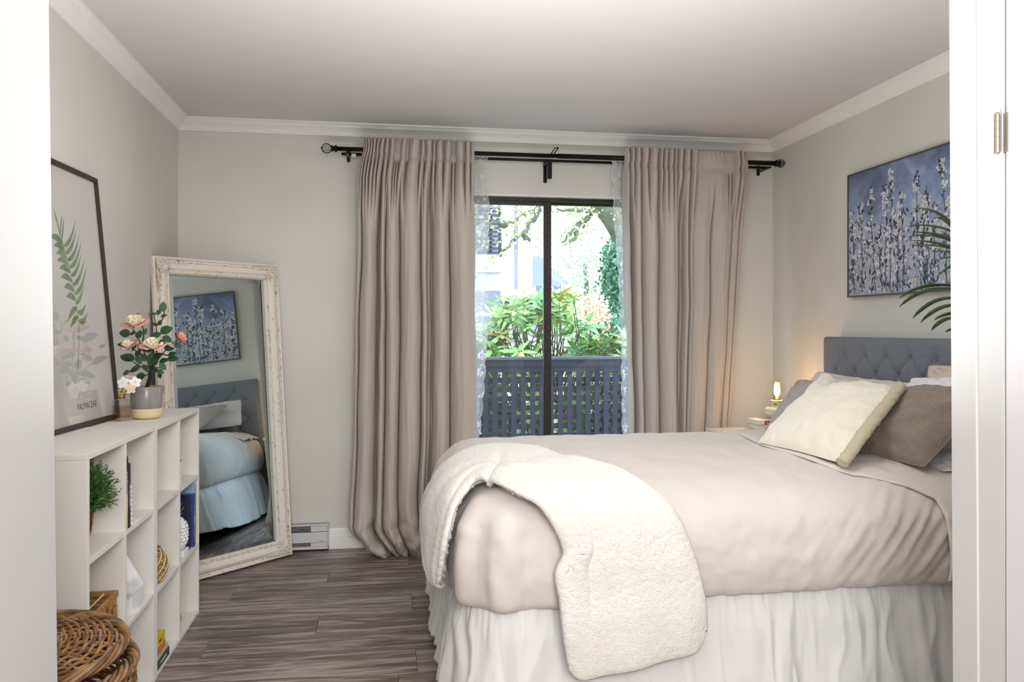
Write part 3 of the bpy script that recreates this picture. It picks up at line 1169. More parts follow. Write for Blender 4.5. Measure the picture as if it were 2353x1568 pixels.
def pillow(name, label, c, thick, m, seed, front, pinch=.07, dog=0., trim=None, ruffle=0, wr=.010, group=None, sag=0):
    """c: corner points BL, BR, TR, TL; front = direction the plump front faces"""
    BL, BR, TR, TL = [Vector(v) for v in c]
    cen = (BL + BR + TR + TL) / 4
    t = thing(name, label, 'pillow', cen, group=group)
    nrm = (BR - BL).cross(TL - BL).normalized()
    if nrm.dot(Vector(front)) < 0: nrm = -nrm
    N_ = 56

    def P(u, v, sg):
        a, b = u * 2 - 1, v * 2 - 1
        k = 1 - pinch * (1 - b * b)
        l = 1 - pinch * (1 - a * a)
        cr_ = 1 - .045 * (a * a * b * b) ** 2
        aa, bb = a * k * cr_, b * l * cr_
        # rounded tips
        uu, vv = (aa + 1) / 2, (bb + 1) / 2
        p = (BL * (1 - uu) + BR * uu) * (1 - vv) + (TL * (1 - uu) + TR * uu) * vv
        e = max(0., (1 - a ** 4) * (1 - b ** 4))
        h = thick * (e ** .55) * (.62 + .38 * (1 - a * a) * (1 - b * b))
        edge = (1 - e) 
        w = wr * fb(a * 3 + seed, b * 3, sg, 3) + wr * 1.1 * fb(a * 7, b * 7 + seed, 2, 2) * edge ** 2
        # radiating gathers near the corners
        for (ca, cb) in ((-1, -1), (1, -1), (1, 1), (-1, 1)):
            da, db = a - ca, b - cb
            r = math.hypot(da, db)
            if r < .8:
                th = math.atan2(db, da)
                w += wr * .7 * sin(th * 11 + seed + ca) * (1 - r / .8) * min(1, r * 4) * e ** .3
        q = p + nrm * (sg * (h + w * min(1, e * 6)))
        q.z -= sag * (1 - a * a) * max(0, b)
        if dog:
            # chopped top: middle of the upper edge dips
            q.z -= dog * math.exp(-((a - front_dog[0]) / front_dog[1]) ** 2) * max(0, b) ** 2
        return q
    front_dog = (-.42, .30)
    mb = MB()
    mb.grid(N_, N_, lambda u, v: P(u, v, 1), flip=nrm.dot((BR - BL).cross(TL - BL)) < 0)
    mb.grid(N_, N_, lambda u, v: P(u, v, -.6), flip=nrm.dot((BR - BL).cross(TL - BL)) > 0)
    o = obj('cushion_cover', mb, m, t)
    # piping seam round the edge
    def E(s):
        s = s % 4
        if s < 1: u, v = s, 0
        elif s < 2: u, v = 1, s - 1
        elif s < 3: u, v = 3 - s, 1
        else: u, v = 0, 4 - s
        return P(u, v, 0)
    if not trim and not ruffle:
        obj('seam', MB().tube([E(i / 40) for i in range(160)], .003, 6, closed=True), m, t)
    if trim:
        for (s0, s1, rad) in trim:
            pts, rs = [], []
            K = 90
            for i in range(K + 1):
                s = s0 + (s1 - s0) * i / K
                p = E(s)
                out = (p - cen); out = (out - nrm * out.dot(nrm)).normalized()
                pts.append(p + out * rad * .5 + nrm * (.3 * rad))
                rs.append(rad * (1 + .10 * mn.noise(Vector((i * .5, seed, 0)))))
            b2 = MB().tube(pts, rs, 18, flat=.8)
            b2.v = [tuple(Vector(v) + mn.noise_vector(Vector(v) * 140) * .0035) for v in b2.v]
            obj('sherpa_trim', b2, SHERPA, t)
    if ruffle:
        def rf(u, v):
            s = u * 4
            p = E(s)
            out = (p - cen); out = (out - nrm * out.dot(nrm)).normalized()
            return p + out * (v * ruffle) + nrm * (v * .012 * sin(u * 210) + .006 * v * sin(u * 90))
        r_ = obj('ruffle', MB().grid(420, 4, rf), m, t)
        md = r_.modifiers.new('thickness', 'SOLIDIFY'); md.thickness = .0015
    return t


def pz(x, y, v): return px(x, y, 'x', v)


cushz = .772
pillow('cushion', 'cream cushion with a fleecy trimmed edge, propped in front of the brown ones', [
    (1.508, 3.07, cushz), (1.585, 2.555, .765), pz(2068, 893, 1.90), pz(1902, 852, 1.92)], .075, CREAM, 1.5, (-1, 0, .3), pinch=.06,
    trim=[(1.0, 2.02, .024)], dog=.085)
pillow('cushion', 'brown linen cushion nearest the doorway, right of the cream one', [
    (1.735, 2.93, .78), (1.860, 2.50, .755), (2.09, 2.42, 1.045), pz(2092, 886, 2.03)], .085, LINEN_B, 4.2, (-1, 0, .3), pinch=.05, wr=.012)
pillow('cushion', 'taupe linen cushion behind the cream one, nearest the table lamp', [
    (1.745, 3.46, .772), (1.82, 3.06, .782), pz(1985, 884, 2.10), pz(1832, 872, 2.04)], .06, LINEN_T, 7.7, (-1, 0, .3), pinch=.05, ruffle=.0)
pillow('pillow', 'long pale linen bed pillow against the tufted headboard', [
    (2.03, 3.78, .80), (2.03, 2.96, .80), pz(2125, 882, 2.20), pz(1878, 852, 2.19)], .075, PALE, 2.2, (-1, 0, .2), pinch=.03, sag=.01)
pillow('pillow', 'white cotton pillow slumped behind the brown linen cushion', [
    (2.06, 2.95, .80), (2.06, 2.42, .79), pz(2240, 868, 2.17), pz(2093, 868, 2.17)], .07, WHITEP, 9.4, (-1, 0, .2), pinch=.04, wr=.016)
pillow('pillow', 'beige flanged pillow at the back right of the bed', [
    (2.185, 2.93, .80), (2.185, 2.44, .80), (2.225, 2.45, 1.10), pz(2131, 838, 2.225)], .03, BEIGE, 3.4, (-1, 0, .2), pinch=.03, ruffle=.0)
pillow('pillow', 'white pillow lying flat under the brown cushion at the bed edge', [
    (1.93, 2.50, .745), (2.20, 2.48, .755), (2.20, 2.78, .785), (1.93, 2.80, .785)], .03, WHITEP, 5.4, (0, -.2, 1), pinch=.03, wr=.01)

# ---------------------------------------------------------------- bedside table, books, lamp
NT = mat('white_lacquer', (240, 238, 236), .4)
nt_ = thing('nightstand', 'white bedside table in the corner beyond the bed', 'bedside table', (2.10, 4.17, 0))
obj('top', MB().box(1.845, 2.345, 3.97, 4.38, .640, .6675, bev=.003), NT, nt_)
obj('body', MB().box(1.86, 2.33, 3.985, 4.37, .36, .64), NT, nt_)
dw = obj('drawer', MB().box(1.87, 2.32, 3.975, 3.985, .38, .63, bev=.002), NT, nt_)
obj('knob', MB().lathe([(0, 0), (.006, 0), (.006, .012), (.012, .018), (.009, .025), (0, .026)], n=14, M=frame((2.095, 3.975, .505), (1, 0, 0), (0, 0, 1))), GOLD, dw)
for (x, y) in ((1.88, 4.01), (2.31, 4.01), (1.88, 4.35), (2.31, 4.35)):
    obj('leg', MB().tube([(x, y, .36), (x, y, .0)], [.018, .011], 10), NT, nt_)

PAPER = mat('book_pages', (236, 228, 210), .9, bump=(700, .5, (.02, .02, 1), .0006))
INK = mat('black_print', (30, 30, 32), .6)
WPRINT = mat('white_print', (236, 236, 232), .6)


def book(label, w, t, h, M, cov, cat='book', group=None, title=None, tcol=None, tsize=.6, band=None):
    """w = cover width (local x, spine at x=0), t = thickness (local y), h = height (local z)"""
    b = thing('book', label, cat, M=M, group=group)
    c = .0012
    obj('cover', MB().box(0, w, 0, c, 0, h).box(0, w, t - c, t, 0, h).box(0, c * 1.3, 0, t, 0, h, bev=.0006), cov, b, world=False)
    obj('pages', MB().box(c * 1.3, w - .003, c, t - c, .003, h - .003), PAPER, b, world=False)
    if band:
        for (z0, z1, mm) in band:
            obj('spine_band', MB().box(-.0003, .0, .0006, t - .0006, z0 * h, z1 * h), mm, b, world=False)
    if title:
        Mt = frame((-.0005, t / 2, h * .5), (0, 0, 1), (0, 1, 0))
        tm_ = text_mb(title, t * tsize, Matrix.Identity(4), .0002)
        ext = max(v[0] for v in tm_.v) * 2
        s = min(1, h * .86 / ext)
        tm_.v = [tuple(Mt @ Vector((v[0] * s, v[1], v[2]))) for v in tm_.v]
        obj('title', tm_, tcol or INK, b, world=False)
    return b


def lying(x, y, z, rot):      # spine towards the camera, lying flat; local z runs along +x of the room
    # local x (cover width) -> away from camera, local y (thickness) -> up, local z (height) -> along room x
    M = Matrix(((0, 0, 1, x), (1, 0, 0, y), (0, 1, 0, z), (0, 0, 0, 1)))
    return Matrix.Translation((x, y, z)) @ Matrix.Rotation(rot, 4, 'Z') @ Matrix.Translation((-x, -y, -z)) @ M


BW = mat('book_white', (236, 234, 232), .5)
BC = mat('book_cream', (226, 222, 204), .5)
BRED = mat('book_red', (170, 60, 40), .5, var=(60, (226, 170, 120), ONE, .5, .6))
BBLK = mat('book_black', (24, 23, 24), .5)
book('white paperback at the bottom of the bedside stack', .135, .026, .215, lying(1.985, 4.045, .668, -.03), BW, group='bedside books', title='ORANGE IS THE NEW', tsize=.45)
book('cream paperback in the middle of the bedside stack', .13, .024, .205, lying(1.995, 4.04, .696, -.10), BC, group='bedside books', title='FIGHT CLUB AND  STORIES', tcol=mat('brown_print', (150, 125, 90), .6), tsize=.4)
book('white and red paperback on top of the bedside stack', .13, .024, .20, lying(2.0, 4.045, .7215, -.04), BW, group='bedside books', band=[(.22, .98, BRED)], title='A NOVEL', tsize=.36)

LX, LY, LZ = 2.158, 4.125, .7465
CER = mat('glazed_ceramic', (214, 214, 198), .25, var=(90, (196, 196, 178), ONE, .5, .7))
lp = thing('table_lamp', 'white ceramic bedside lamp with clear glass dome on the book stack', 'lamp', (LX, LY, LZ))
obj('base', MB().lathe([(0, 0), (.046, 0), (.050, .004), (.070, .022), (.074, .030), (.073, .044), (.064, .056), (.044, .070), (.036, .080), (.034, .096), (.036, .100), (.030, .101), (.028, .088), (0, .086)], (LX, LY, LZ), 40), CER, lp)
obj('dial', MB().lathe([(0, 0), (.008, 0), (.009, .004), (.006, .006), (0, .006)], n=14, M=frame((LX - .022, LY - .0285, LZ + .084), (.8, -.6, 0), (0, 0, 1))), GOLD, lp)
obj('burner', MB().lathe([(0, .101), (.024, .101), (.026, .106), (.024, .112), (.012, .114), (.010, .122), (0, .122)], (LX, LY, LZ), 24), GOLD, lp)
bulbm = mat('glowing_filament_bulb', (255, 220, 170), .4, emit=((255, 205, 140), 38))
obj('bulb', MB().lathe([(0, .120), (.006, .121), (.013, .132), (.0155, .146), (.013, .160), (.007, .175), (.002, .190), (0, .192)], (LX, LY, LZ), 20), bulbm, lp)
obj('glass_dome', MB().lathe([(.030, .102), (.040, .108), (.050, .122), (.055, .142), (.055, .175), (.050, .198), (.038, .212), (.020, .219), (.008, .221), (.007, .226), (.009, .232), (.006, .240), (0, .242)], (LX, LY, LZ), 40), CLEAR, lp)
pl_ = bpy.data.lights.new('bulb_light', 'POINT')
pl_.energy = 11
pl_.color = (1.0, .62, .33)
pl_.shadow_soft_size = .018
po = bpy.data.objects.new('bulb_light', pl_)
COL.objects.link(po)
po.location = (LX, LY, LZ + .15)

# ---------------------------------------------------------------- painting over the bed
PFR = mat('grey_brown_frame', (96, 90, 85), .5, metal=.2)


def paint_bg():
    m = bpy.data.materials.new('painted_sky_ground')
    m.use_nodes = True
    nt = m.node_tree
    N, L = nt.nodes, nt.links
    p = N['Principled BSDF']; p.inputs['Roughness'].default_value = .55
    tc = N.new('ShaderNodeTexCoord')
    n = N.new('ShaderNodeTexNoise'); n.inputs['Scale'].default_value = 5.5; n.inputs['Detail'].default_value = 6; n.inputs['Distortion'].default_value = .6
    L.new(tc.outputs['Object'], n.inputs['Vector'])
    sp = N.new('ShaderNodeSeparateXYZ'); L.new(tc.outputs['Object'], sp.inputs[0])
    ma_ = N.new('ShaderNodeMath'); ma_.operation = 'MULTIPLY_ADD'; ma_.inputs[1].default_value = 1.15; ma_.inputs[2].default_value = .08
    L.new(sp.outputs['Z'], ma_.inputs[0])
    ad = N.new('ShaderNodeMath'); ad.operation = 'MULTIPLY_ADD'; ad.inputs[1].default_value = 1.0
    L.new(n.outputs['Fac'], ad.inputs[0]); L.new(ma_.outputs[0], ad.inputs[2])
    cr = N.new('ShaderNodeValToRGB')
    e = cr.color_ramp.elements
    e[0].position = .38; e[0].color = c3(168, 172, 186)
    e[1].position = 1.32 / 1.0 if False else 1.0; e[1].color = c3(92, 108, 140)
    for po_, c in ((.55, (184, 184, 198)), (.66, (150, 162, 192)), (.78, (128, 144, 180)), (.90, (112, 120, 150))):
        k = e.new(po_); k.color = c3(*c)
    L.new(ad.outputs[0], cr.inputs[0])
    n2 = N.new('ShaderNodeTexNoise'); n2.inputs['Scale'].default_value = 38; n2.inputs['Detail'].default_value = 4
    L.new(tc.outputs['Object'], n2.inputs['Vector'])
    mx = N.new('ShaderNodeMix'); mx.data_type = 'RGBA'; mx.blend_type = 'OVERLAY'; mx.inputs[0].default_value = .35
    L.new(cr.outputs[0], mx.inputs[6]); L.new(n2.outputs['Fac'], mx.inputs[7])
    L.new(mx.outputs[2], p.inputs['Base Color'])
    return m


PY0, PY1, PZ0, PZ1 = 2.80, 3.748, 1.405, 2.032
pt = thing('painting', 'blue and lilac wildflower painting in a thin grey frame above the headboard', 'painting', (2.36, (PY0 + PY1) / 2, (PZ0 + PZ1) / 2))
fx = 2.348
obj('canvas', MB().box(fx + .004, 2.374, PY0 + .006, PY1 - .006, PZ0 + .006, PZ1 - .006), paint_bg(), pt)
for (a, b, c, d) in ((PY0, PY1, PZ1 - .007, PZ1), (PY0, PY1, PZ0, PZ0 + .007), (PY0, PY0 + .007, PZ0 + .007, PZ1 - .007), (PY1 - .007, PY1, PZ0 + .007, PZ1 - .007)):
    obj('frame_rail', MB().box(fx - .002, 2.378, a, b, c, d, bev=.001), PFR, pt)
cols = {'dark': (42, 50, 66), 'slate': (84, 98, 120), 'white': (232, 232, 238), 'pink': (200, 178, 184), 'plum': (84, 62, 84), 'teal': (66, 96, 118),
        'cream': (214, 206, 200), 'mist': (180, 184, 200), 'blue': (96, 122, 168)}
PM = {k: mat('paint_' + k, v, .5, var=(120, tuple(int(c * .8) for c in v), ONE, .4, .65)) for k, v in cols.items()}
pk_ = list(PM)
rr = random.Random(21)
pm = MB()
lay = [0]


def dab(y, z, l, w, ang, col):
    """a leaf- or petal-shaped stroke of paint"""
    pm.mi = pk_.index(col)
    lay[0] += 1
    x = fx + .0036 - .0000004 * lay[0]
    y = min(max(y, PY0 + .012), PY1 - .012); z = min(max(z, PZ0 + .012), PZ1 - .012)
    vs = []
    for (a, b) in ((0, 0), (.25, .8), (.6, 1), (1, .1), (.7, -.8), (.3, -1)):
        u, v_ = a * l, b * w / 2
        yy = y - (u * cos(ang) - v_ * sin(ang)); zz = z + u * sin(ang) + v_ * cos(ang)
        vs.append((x, min(max(yy, PY0 + .008), PY1 - .008), min(max(zz, PZ0 + .008), PZ1 - .008)))
    pm.add(vs, [(0, 1, 2, 3, 4, 5)])


def bloom(y, z, r, pal):
    for k in range(rr.randint(4, 6)):
        a = rr.uniform(0, 6.28)
        dab(y + rr.uniform(-.3, .3) * r, z + rr.uniform(-.3, .3) * r, r * rr.uniform(.8, 1.3), r * .8, a, rr.choice(pal))
    dab(y, z, r * .5, r * .4, rr.uniform(0, 6), rr.choice(('dark', 'pink', 'cream')))


for i in range(900):       # meadow
    q = rr.random() ** 1.5
    z = PZ0 + .02 + q * .36
    y = rr.uniform(PY0, PY1)
    r = rr.uniform(.008, .024)
    if rr.random() < .45:
        dab(y, z, r * 1.6, r * .5, rr.uniform(.6, 2.5), rr.choice(('dark', 'slate', 'teal', 'dark', 'plum', 'blue')))
    else:
        dab(y, z, r, r * .8, rr.uniform(0, 6.28), rr.choice(('white', 'white', 'mist', 'pink', 'cream', 'white', 'slate', 'blue')))
W_, H_ = PY1 - PY0, PZ1 - PZ0
stalks = [(.03, .73), (.115, .78), (.20, .90), (.325, .87), (.365, .985), (.455, .78), (.555, .90), (.625, .77), (.735, .95), (.80, .86), (.865, .70), (.94, .82), (.27, .55), (.42, .60), (.68, .5), (.60, .55)]
for (u, t) in stalks:
    y0 = PY1 - u * W_ + rr.uniform(-.02, .02) - .02
    yt = PY1 - u * W_
    n = 26
    ht = t * .94 * H_
    for k in range(n):
        f = k / n
        y = y0 + (yt - y0) * f + .006 * sin(f * 6 + u * 20); z = PZ0 + .01 + ht * f
        dab(y, z, ht / n * 1.5, .0055 * (1.2 - f * .6), PI / 2 + rr.uniform(-.1, .1), rr.choice(('slate', 'dark', 'teal')))
        if rr.random() < .65 and f > .1:
            sg = rr.choice((-1, 1))
            dab(y, z, rr.uniform(.018, .034), .009, PI / 2 + sg * rr.uniform(.4, 1.0), rr.choice(('dark', 'slate', 'teal')))
        if rr.random() < .45 and f > .25:
            bloom(y + rr.choice((-1, 1)) * rr.uniform(.008, .024), z, rr.uniform(.012, .021), ('white', 'mist', 'white', 'white'))
    for k in range(9):
        dab(yt + rr.uniform(-.012, .012), PZ0 + ht - rr.uniform(0, .085), .02, .012, rr.uniform(.5, 2.6), rr.choice(('dark', 'slate', 'dark', 'plum')))
    for k in range(7):
        bloom(yt + rr.uniform(-.014, .014), PZ0 + ht + .008 - rr.uniform(0, .09), rr.uniform(.009, .015), ('white', 'cream', 'white', 'mist'))
o = obj('painted_flowers', pm, [PM[k] for k in pk_], pt)
o['kind'] = 'stuff'

# ---------------------------------------------------------------- palm at the right of the doorway
LEAFG = mat('palm_leaf', (24, 50, 14), .45, var=(14, (46, 76, 26), (1, 1, 1), .4, .65))
palm = thing('potted_palm', 'potted palm with arching green fronds standing beside the right doorway jamb', 'plant', (2.0, 2.03, 0))
obj('pot', MB().lathe([(0, 0), (.11, 0), (.13, .02), (.155, .25), (.165, .28), (.165, .30), (.150, .30), (.146, .26), (0, .26)], (2.0, 2.03, 0), 36), mat('pot_white', (228, 225, 220), .5), palm)
obj('soil', MB().lathe([(0, .27), (.147, .262)], (2.0, 2.03, 0), 24), mat('soil', (56, 44, 36), .95, bump=(80, 1, ONE, .01)), palm)
STEM = mat('palm_stem', (86, 110, 50), .5)


def blade(base, tip, w, drop, mbx):
    base, tip = Vector(base), Vector(tip)
    n = 10
    d = (tip - base)
    side = d.cross(Vector((0, 0, 1))).normalized()
    pts = []
    for i in range(n + 1):
        t = i / n
        p = base.lerp(tip, t) + Vector((0, 0, drop * 4 * t * (1 - t)))
        ww = w * (sin(PI * (t * .86 + .1)) ** .7) * (1 if t < .97 else .2)
        pts.append((p - side * ww * .5 + Vector((0, 0, ww * .22)), p, p + side * ww * .5 + Vector((0, 0, ww * .22))))
    vs = [q for r in pts for q in r]
    fs = []
    for i in range(n):
        for k in (0, 1):
            a = i * 3 + k
            fs.append((a, a + 1, a + 4, a + 3))
    mbx.add(vs, fs, True)


def frond(stem, leaf_specs, w=.022):
    st = obj('frond_stem', MB().tube(stem, [.006 - .004 * i / (len(stem) - 1) for i in range(len(stem))], 8), STEM, palm)
    for (base, tip, dr_) in leaf_specs:
        b = MB()
        blade(base, tip, w, dr_, b)
        lf = obj('leaflet', b, LEAFG, st)
        md = lf.modifiers.new('t', 'SOLIDIFY'); md.thickness = .0006


def X(x, y, v=1.62): return px(x, y, 'x', v)


# fronds reach out of the pot towards the camera side, so their leaflets end left of the jamb
A = [(2.0, 2.03, .28), (1.99, 2.02, .8), (1.95, 2.0, 1.25), X(2290, 640, 1.80), X(2262, 590, 1.70), X(2215, 548, 1.62)]
frond(A, [(X(2222, 560), X(2098, 480, 1.60), .03), (X(2225, 570), X(2145, 500), .02), (X(2215, 548), X(2084, 521), .015), (X(2225, 568), X(2098, 534), .01), (X(2230, 580), X(2088, 545), .02), (X(2235, 590), X(2096, 566), .012),
          (X(2232, 590), X(2094, 553), .01), (X(2235, 600), X(2146, 580), .01), (X(2240, 600), X(2158, 596), .006), (X(2250, 610), X(2150, 640, 1.5), .02), (X(2262, 590, 1.7), X(2300, 500, 1.6), .03), (X(2262, 590, 1.7), X(2340, 540, 1.6), .03)])
B = [(2.01, 2.02, .28), (2.0, 2.0, .7), (1.97, 1.97, 1.0), X(2320, 760, 1.80), X(2280, 720, 1.70), X(2235, 690, 1.62)]
frond(B, [(X(2240, 672), X(2066, 686), .028), (X(2245, 680), X(2066, 706), .035), (X(2250, 700), X(2097, 732), .035), (X(2255, 715), X(2115, 742), .03), (X(2230, 740), X(2140, 760), .02), (X(2250, 722), X(2147, 736), .01),
          (X(2260, 765), X(2172, 764), .01), (X(2270, 770, 1.66), X(2200, 800, 1.6), .01), (X(2235, 690), X(2200, 660, 1.5), .02), (X(2280, 720, 1.7), X(2330, 650, 1.6), .03)], .03)
rr = random.Random(4)
for a0 in (.4, 1.2, -.5, 2.2):
    st = [Vector((2.0 + .02 * cos(a0), 2.03 + .02 * sin(a0), .28)) + Vector((cos(a0) * .20 * (t ** 2), sin(a0) * .16 * t ** 2, .95 * t - .15 * t * t)) for t in [i / 7 for i in range(8)]]
    specs = []
    for i in range(3, 8):
        for sg in (-1, 1):
            dv = Vector((cos(a0 + sg * 1.0), sin(a0 + sg * 1.0), .25)) * (.17 if i < 7 else .12)
            if (st[i] + dv).x > 2.36: dv.x = 2.36 - st[i].x
            if (st[i] + dv).y < 1.73: dv.y = 1.73 - st[i].y
            specs.append((st[i], st[i] + dv, .02))
    frond(st, specs)
# ---------------------------------------------------------------- cube shelves along the left wall
SX0, SX1 = -1.100, -.798
T = .016


def unit(y0, y1, label, top_z=.90):
    s = thing('cube_shelf', label, 'bookcase', (SX0, y0, 0), group=None)
    ym = (y0 + y1) / 2
    for y in (y0, ym - T / 2, y1 - T):
        obj('side_panel' if y != ym - T / 2 else 'divider', MB().box(SX0 + .004, SX1, y, y + T, .0 if y != ym - T / 2 else T, top_z - T - .0003, bev=.0008), SHELFW, s)
    obj('top_panel', MB().box(SX0 + .004, SX1 + .001, y0, y1, top_z - T, top_z, bev=.001), SHELFW, s)
    for z in (.002, .297, .594):
        for a, b in ((y0 + T, ym - T / 2), (ym + T / 2, y1 - T)):
            obj('shelf', MB().box(SX0 + .004, SX1 - .001, a + .0003, b - .0003, z, z + T, bev=.0008), SHELFW, s)
    obj('back_panel', MB().box(SX0, SX0 + .004, y0, y1, 0, top_z - .002), SHELFW, s)
    return s


unit(2.318, 2.968, 'white six-cube shelf nearer the doorway, basket in front of it', .901)
unit(2.976, 3.640, 'white six-cube shelf nearer the mirror, flower pot on top', .898)
ZA, ZB, ZC_ = .610, .313, .018      # shelf surfaces

# framed fern print leaning on the wall
FRM = mat('dark_brown_frame', (52, 42, 38), .55, var=(40, (70, 58, 52), (1, 1, 12), .4, .7), bump=(60, .3, (1, 1, 10), .001))
MAT_W = mat('print_paper', (226, 222, 218), .8)
b0, b1 = Vector((-1.045, 2.665, .9015)), Vector((-1.012, 3.272, .9015))
xa = (b1 - b0).normalized()
lean = Vector((-.083, .004, .905)).normalized()
FM = frame(b0, xa, lean)        # local x along the shelf, y up the frame, z out of the print
FM.translation = b0
if (FM.to_3x3() @ Vector((0, 0, 1))).x < 0:
    FM = FM @ Matrix.Scale(-1, 4, (0, 0, 1))
FW, FH = .612, .925
fp = thing('framed_print', 'fern print in a thin dark brown frame leaning on the left wall', 'picture', M=Matrix.Translation(b0))
FL = lambda mb: (setattr(mb, 'v', [tuple(FM @ Vector(v)) for v in mb.v]), mb)[1]
for (a, b, c, d) in ((0, FW, 0, .017), (0, FW, FH - .017, FH), (0, .017, .017, FH - .017), (FW - .017, FW, .017, FH - .017)):
    obj('frame_rail', FL(MB().box(a, b, c, d, -.018, .004, bev=.0012)), FRM, fp)
obj('backing', FL(MB().box(.012, FW - .012, .012, FH - .012, -.014, -.010)), mat('backing_board', (120, 104, 88), .8), fp)
pr_ = obj('print', FL(MB().box(.014, FW - .014, .014, FH - .014, -.010, -.0065)), MAT_W, fp)
obj('sheet', FL(MB().box(.065, FW - .065, .115, .812, -.0065, -.0058)), mat('print_sheet', (222, 220, 217), .8), pr_)
FERN = mat('fern_green', (74, 118, 52), .7, var=(26, (122, 158, 94), ONE, .4, .62))
FERN2 = mat('fern_dark', (58, 98, 52), .7)
fb_ = MB()


SP = [(.300, .20), (.325, .28), (.345, .37), (.334, .46), (.315, .55), (.286, .62), (.262, .685)]


def rib(t):  # t 0 base .. 1 top, in print coordinates
    f = min(max(t, 0), .9999) * 6
    i = int(f)
    return Vector(SP[i]).lerp(Vector(SP[i + 1]), f - i).to_3d()


rr = random.Random(9)
lf_n = 12
for i in range(lf_n):
    t = .34 + .64 * (i / (lf_n - 1))
    for sg in (-1, 1):
        p = rib(t + (.02 if sg > 0 else 0))
        L_ = (.105 if i > 2 else .085) * rr.uniform(.88, 1.12) * (1.1 if sg < 0 and i < 11 else .9)
        if sg < 0:      # right side of the stem: sweep out and up
            a, curl = (.15 if i > 1 else -.35), .075
        else:           # left side: out, tip drooping
            a, curl = (PI - .45 if i > 1 else PI + .2), -.035
        if i > 9: a = PI / 2 - sg * -.5; curl = .03; L_ *= .6
        top, bot = [], []
        n = 8
        for k in range(n + 1):
            q = k / n
            u = L_ * q
            ww = (.0135 + .002 * (sg > 0)) * (sin(PI * min(1, q * .93 + .07)) ** .8) * (1 - q * .35) + .0003
            x, y = u * cos(a), u * sin(a) + curl * q ** 2.2 * (L_ / .1)
            top.append((p.x + x, p.y + y + ww)); bot.append((p.x + x, p.y + y - ww * .8))
        poly = top + bot[::-1]
        m_ = len(poly)
        fb_.add([(x, y, -.0055 + (i * 2 + (sg > 0)) * .00002) for x, y in poly], [(k, k + 1, m_ - 2 - k, m_ - 1 - k) for k in range(n)])
obj('fern_leaves', FL(fb_), [FERN], pr_)
fs_ = MB()
for i in range(40):
    a, b = rib(i / 40), rib((i + 1) / 40)
    fs_.add([(a.x - .0016, a.y, -.0053), (a.x + .0016, a.y, -.0053), (b.x + .0013, b.y, -.0053), (b.x - .0013, b.y, -.0053)], [(0, 1, 2, 3)])
obj('fern_stem', FL(fs_), FERN2, pr_)
tx = text_mb('PALMACEAE', .033, Matrix.Translation((.35, .071, -.0062)), .0002, sx=.9, bold=-.0004)
obj('lettering', FL(tx), INK, pr_)
obj('glazing', FL(MB().box(.015, FW - .015, .015, FH - .015, -.004, -.002)), glass_mat('picture_glass', (252, 252, 252), 1.5), fp)

# rose plant in a two-tone pot
PX_, PY_ = -.905, 3.245
rp = thing('potted_roses', 'small artificial rose bush in a grey and cream two-tone pot', 'plant', (PX_, PY_, .90))
GLZ = mat('grey_glaze', (134, 126, 128), .22, var=(30, (150, 142, 142), (1, 1, .2), .4, .65))
CRM = mat('cream_stoneware', (224, 206, 166), .5)
pot = obj('pot', MB().lathe([(.0545, .036), (.0565, .038), (.0575, .060), (.0575, .118), (.056, .121), (.052, .120), (.051, .100), (0, .098)], (PX_, PY_, .9), 48), GLZ, rp)
obj('pot_foot', MB().lathe([(0, 0), (.044, 0), (.051, .006), (.0555, .018), (.057, .034), (.057, .038), (.050, .038)], (PX_, PY_, .9), 48), CRM, pot)
obj('pot_rim', MB().tube([(PX_ + .055 * cos(a), PY_ + .055 * sin(a), 1.0205) for a in [k * PI / 24 for k in range(48)]], .0018, 8, closed=True), mat('ochre_rim', (176, 140, 90), .4), pot)
obj('soil', MB().lathe([(0, .103), (.051, .101)], (PX_, PY_, .9), 24), mat('potting_soil', (60, 46, 36), .95, bump=(120, 1, ONE, .006)), pot)
RL = mat('rose_leaf', (40, 72, 48), .45, var=(30, (58, 94, 62), ONE, .4, .65))
RS = mat('rose_stem', (70, 52, 34), .6)


def RP(zx, zy, dy=0):
    return px(250 + zx / 5.225, 680 + zy / 5.225, 'y', PY_ + dy)


trunk = [(PX_ - .004, PY_, 1.0), RP(490, 1000), RP(500, 900), RP(520, 840)]
obj('stem', MB().tube(trunk, [.0075, .007, .005, .004], 8), mat('rose_trunk', (36, 28, 22), .7), rp)
twigs = [[RP(500, 930), RP(400, 860), RP(300, 800), RP(200, 740)], [RP(500, 900), RP(440, 740), RP(300, 660), RP(260, 620)], [RP(510, 880), RP(470, 760), RP(400, 560), RP(330, 400)],
         [RP(510, 880), RP(560, 780), RP(520, 640)], [RP(520, 860), RP(640, 700), RP(760, 570), RP(860, 500)], [RP(560, 820), RP(590, 600), RP(590, 380), RP(570, 240)],
         [RP(590, 340), RP(640, 280), RP(650, 180)], [RP(590, 360), RP(530, 320), RP(490, 210)], [RP(500, 930), RP(440, 960), RP(380, 975)], [RP(530, 860), RP(620, 870), RP(620, 930)],
         [RP(640, 700), RP(730, 720), RP(820, 750)], [RP(410, 560), RP(420, 430), RP(360, 240)], [RP(430, 740), RP(360, 700), RP(350, 640)], [RP(360, 840), RP(310, 880), RP(220, 930)], [RP(600, 470), RP(680, 430)]]
for k, tw_ in enumerate(twigs):
    q = [Vector(p) for p in tw_]
    for j, p in enumerate(q): p.y += .012 * sin(k * 2.3) * j
    obj('twig', MB().tube(q, [.0028, .0024, .002, .0017][:len(q)], 6), RS, rp)


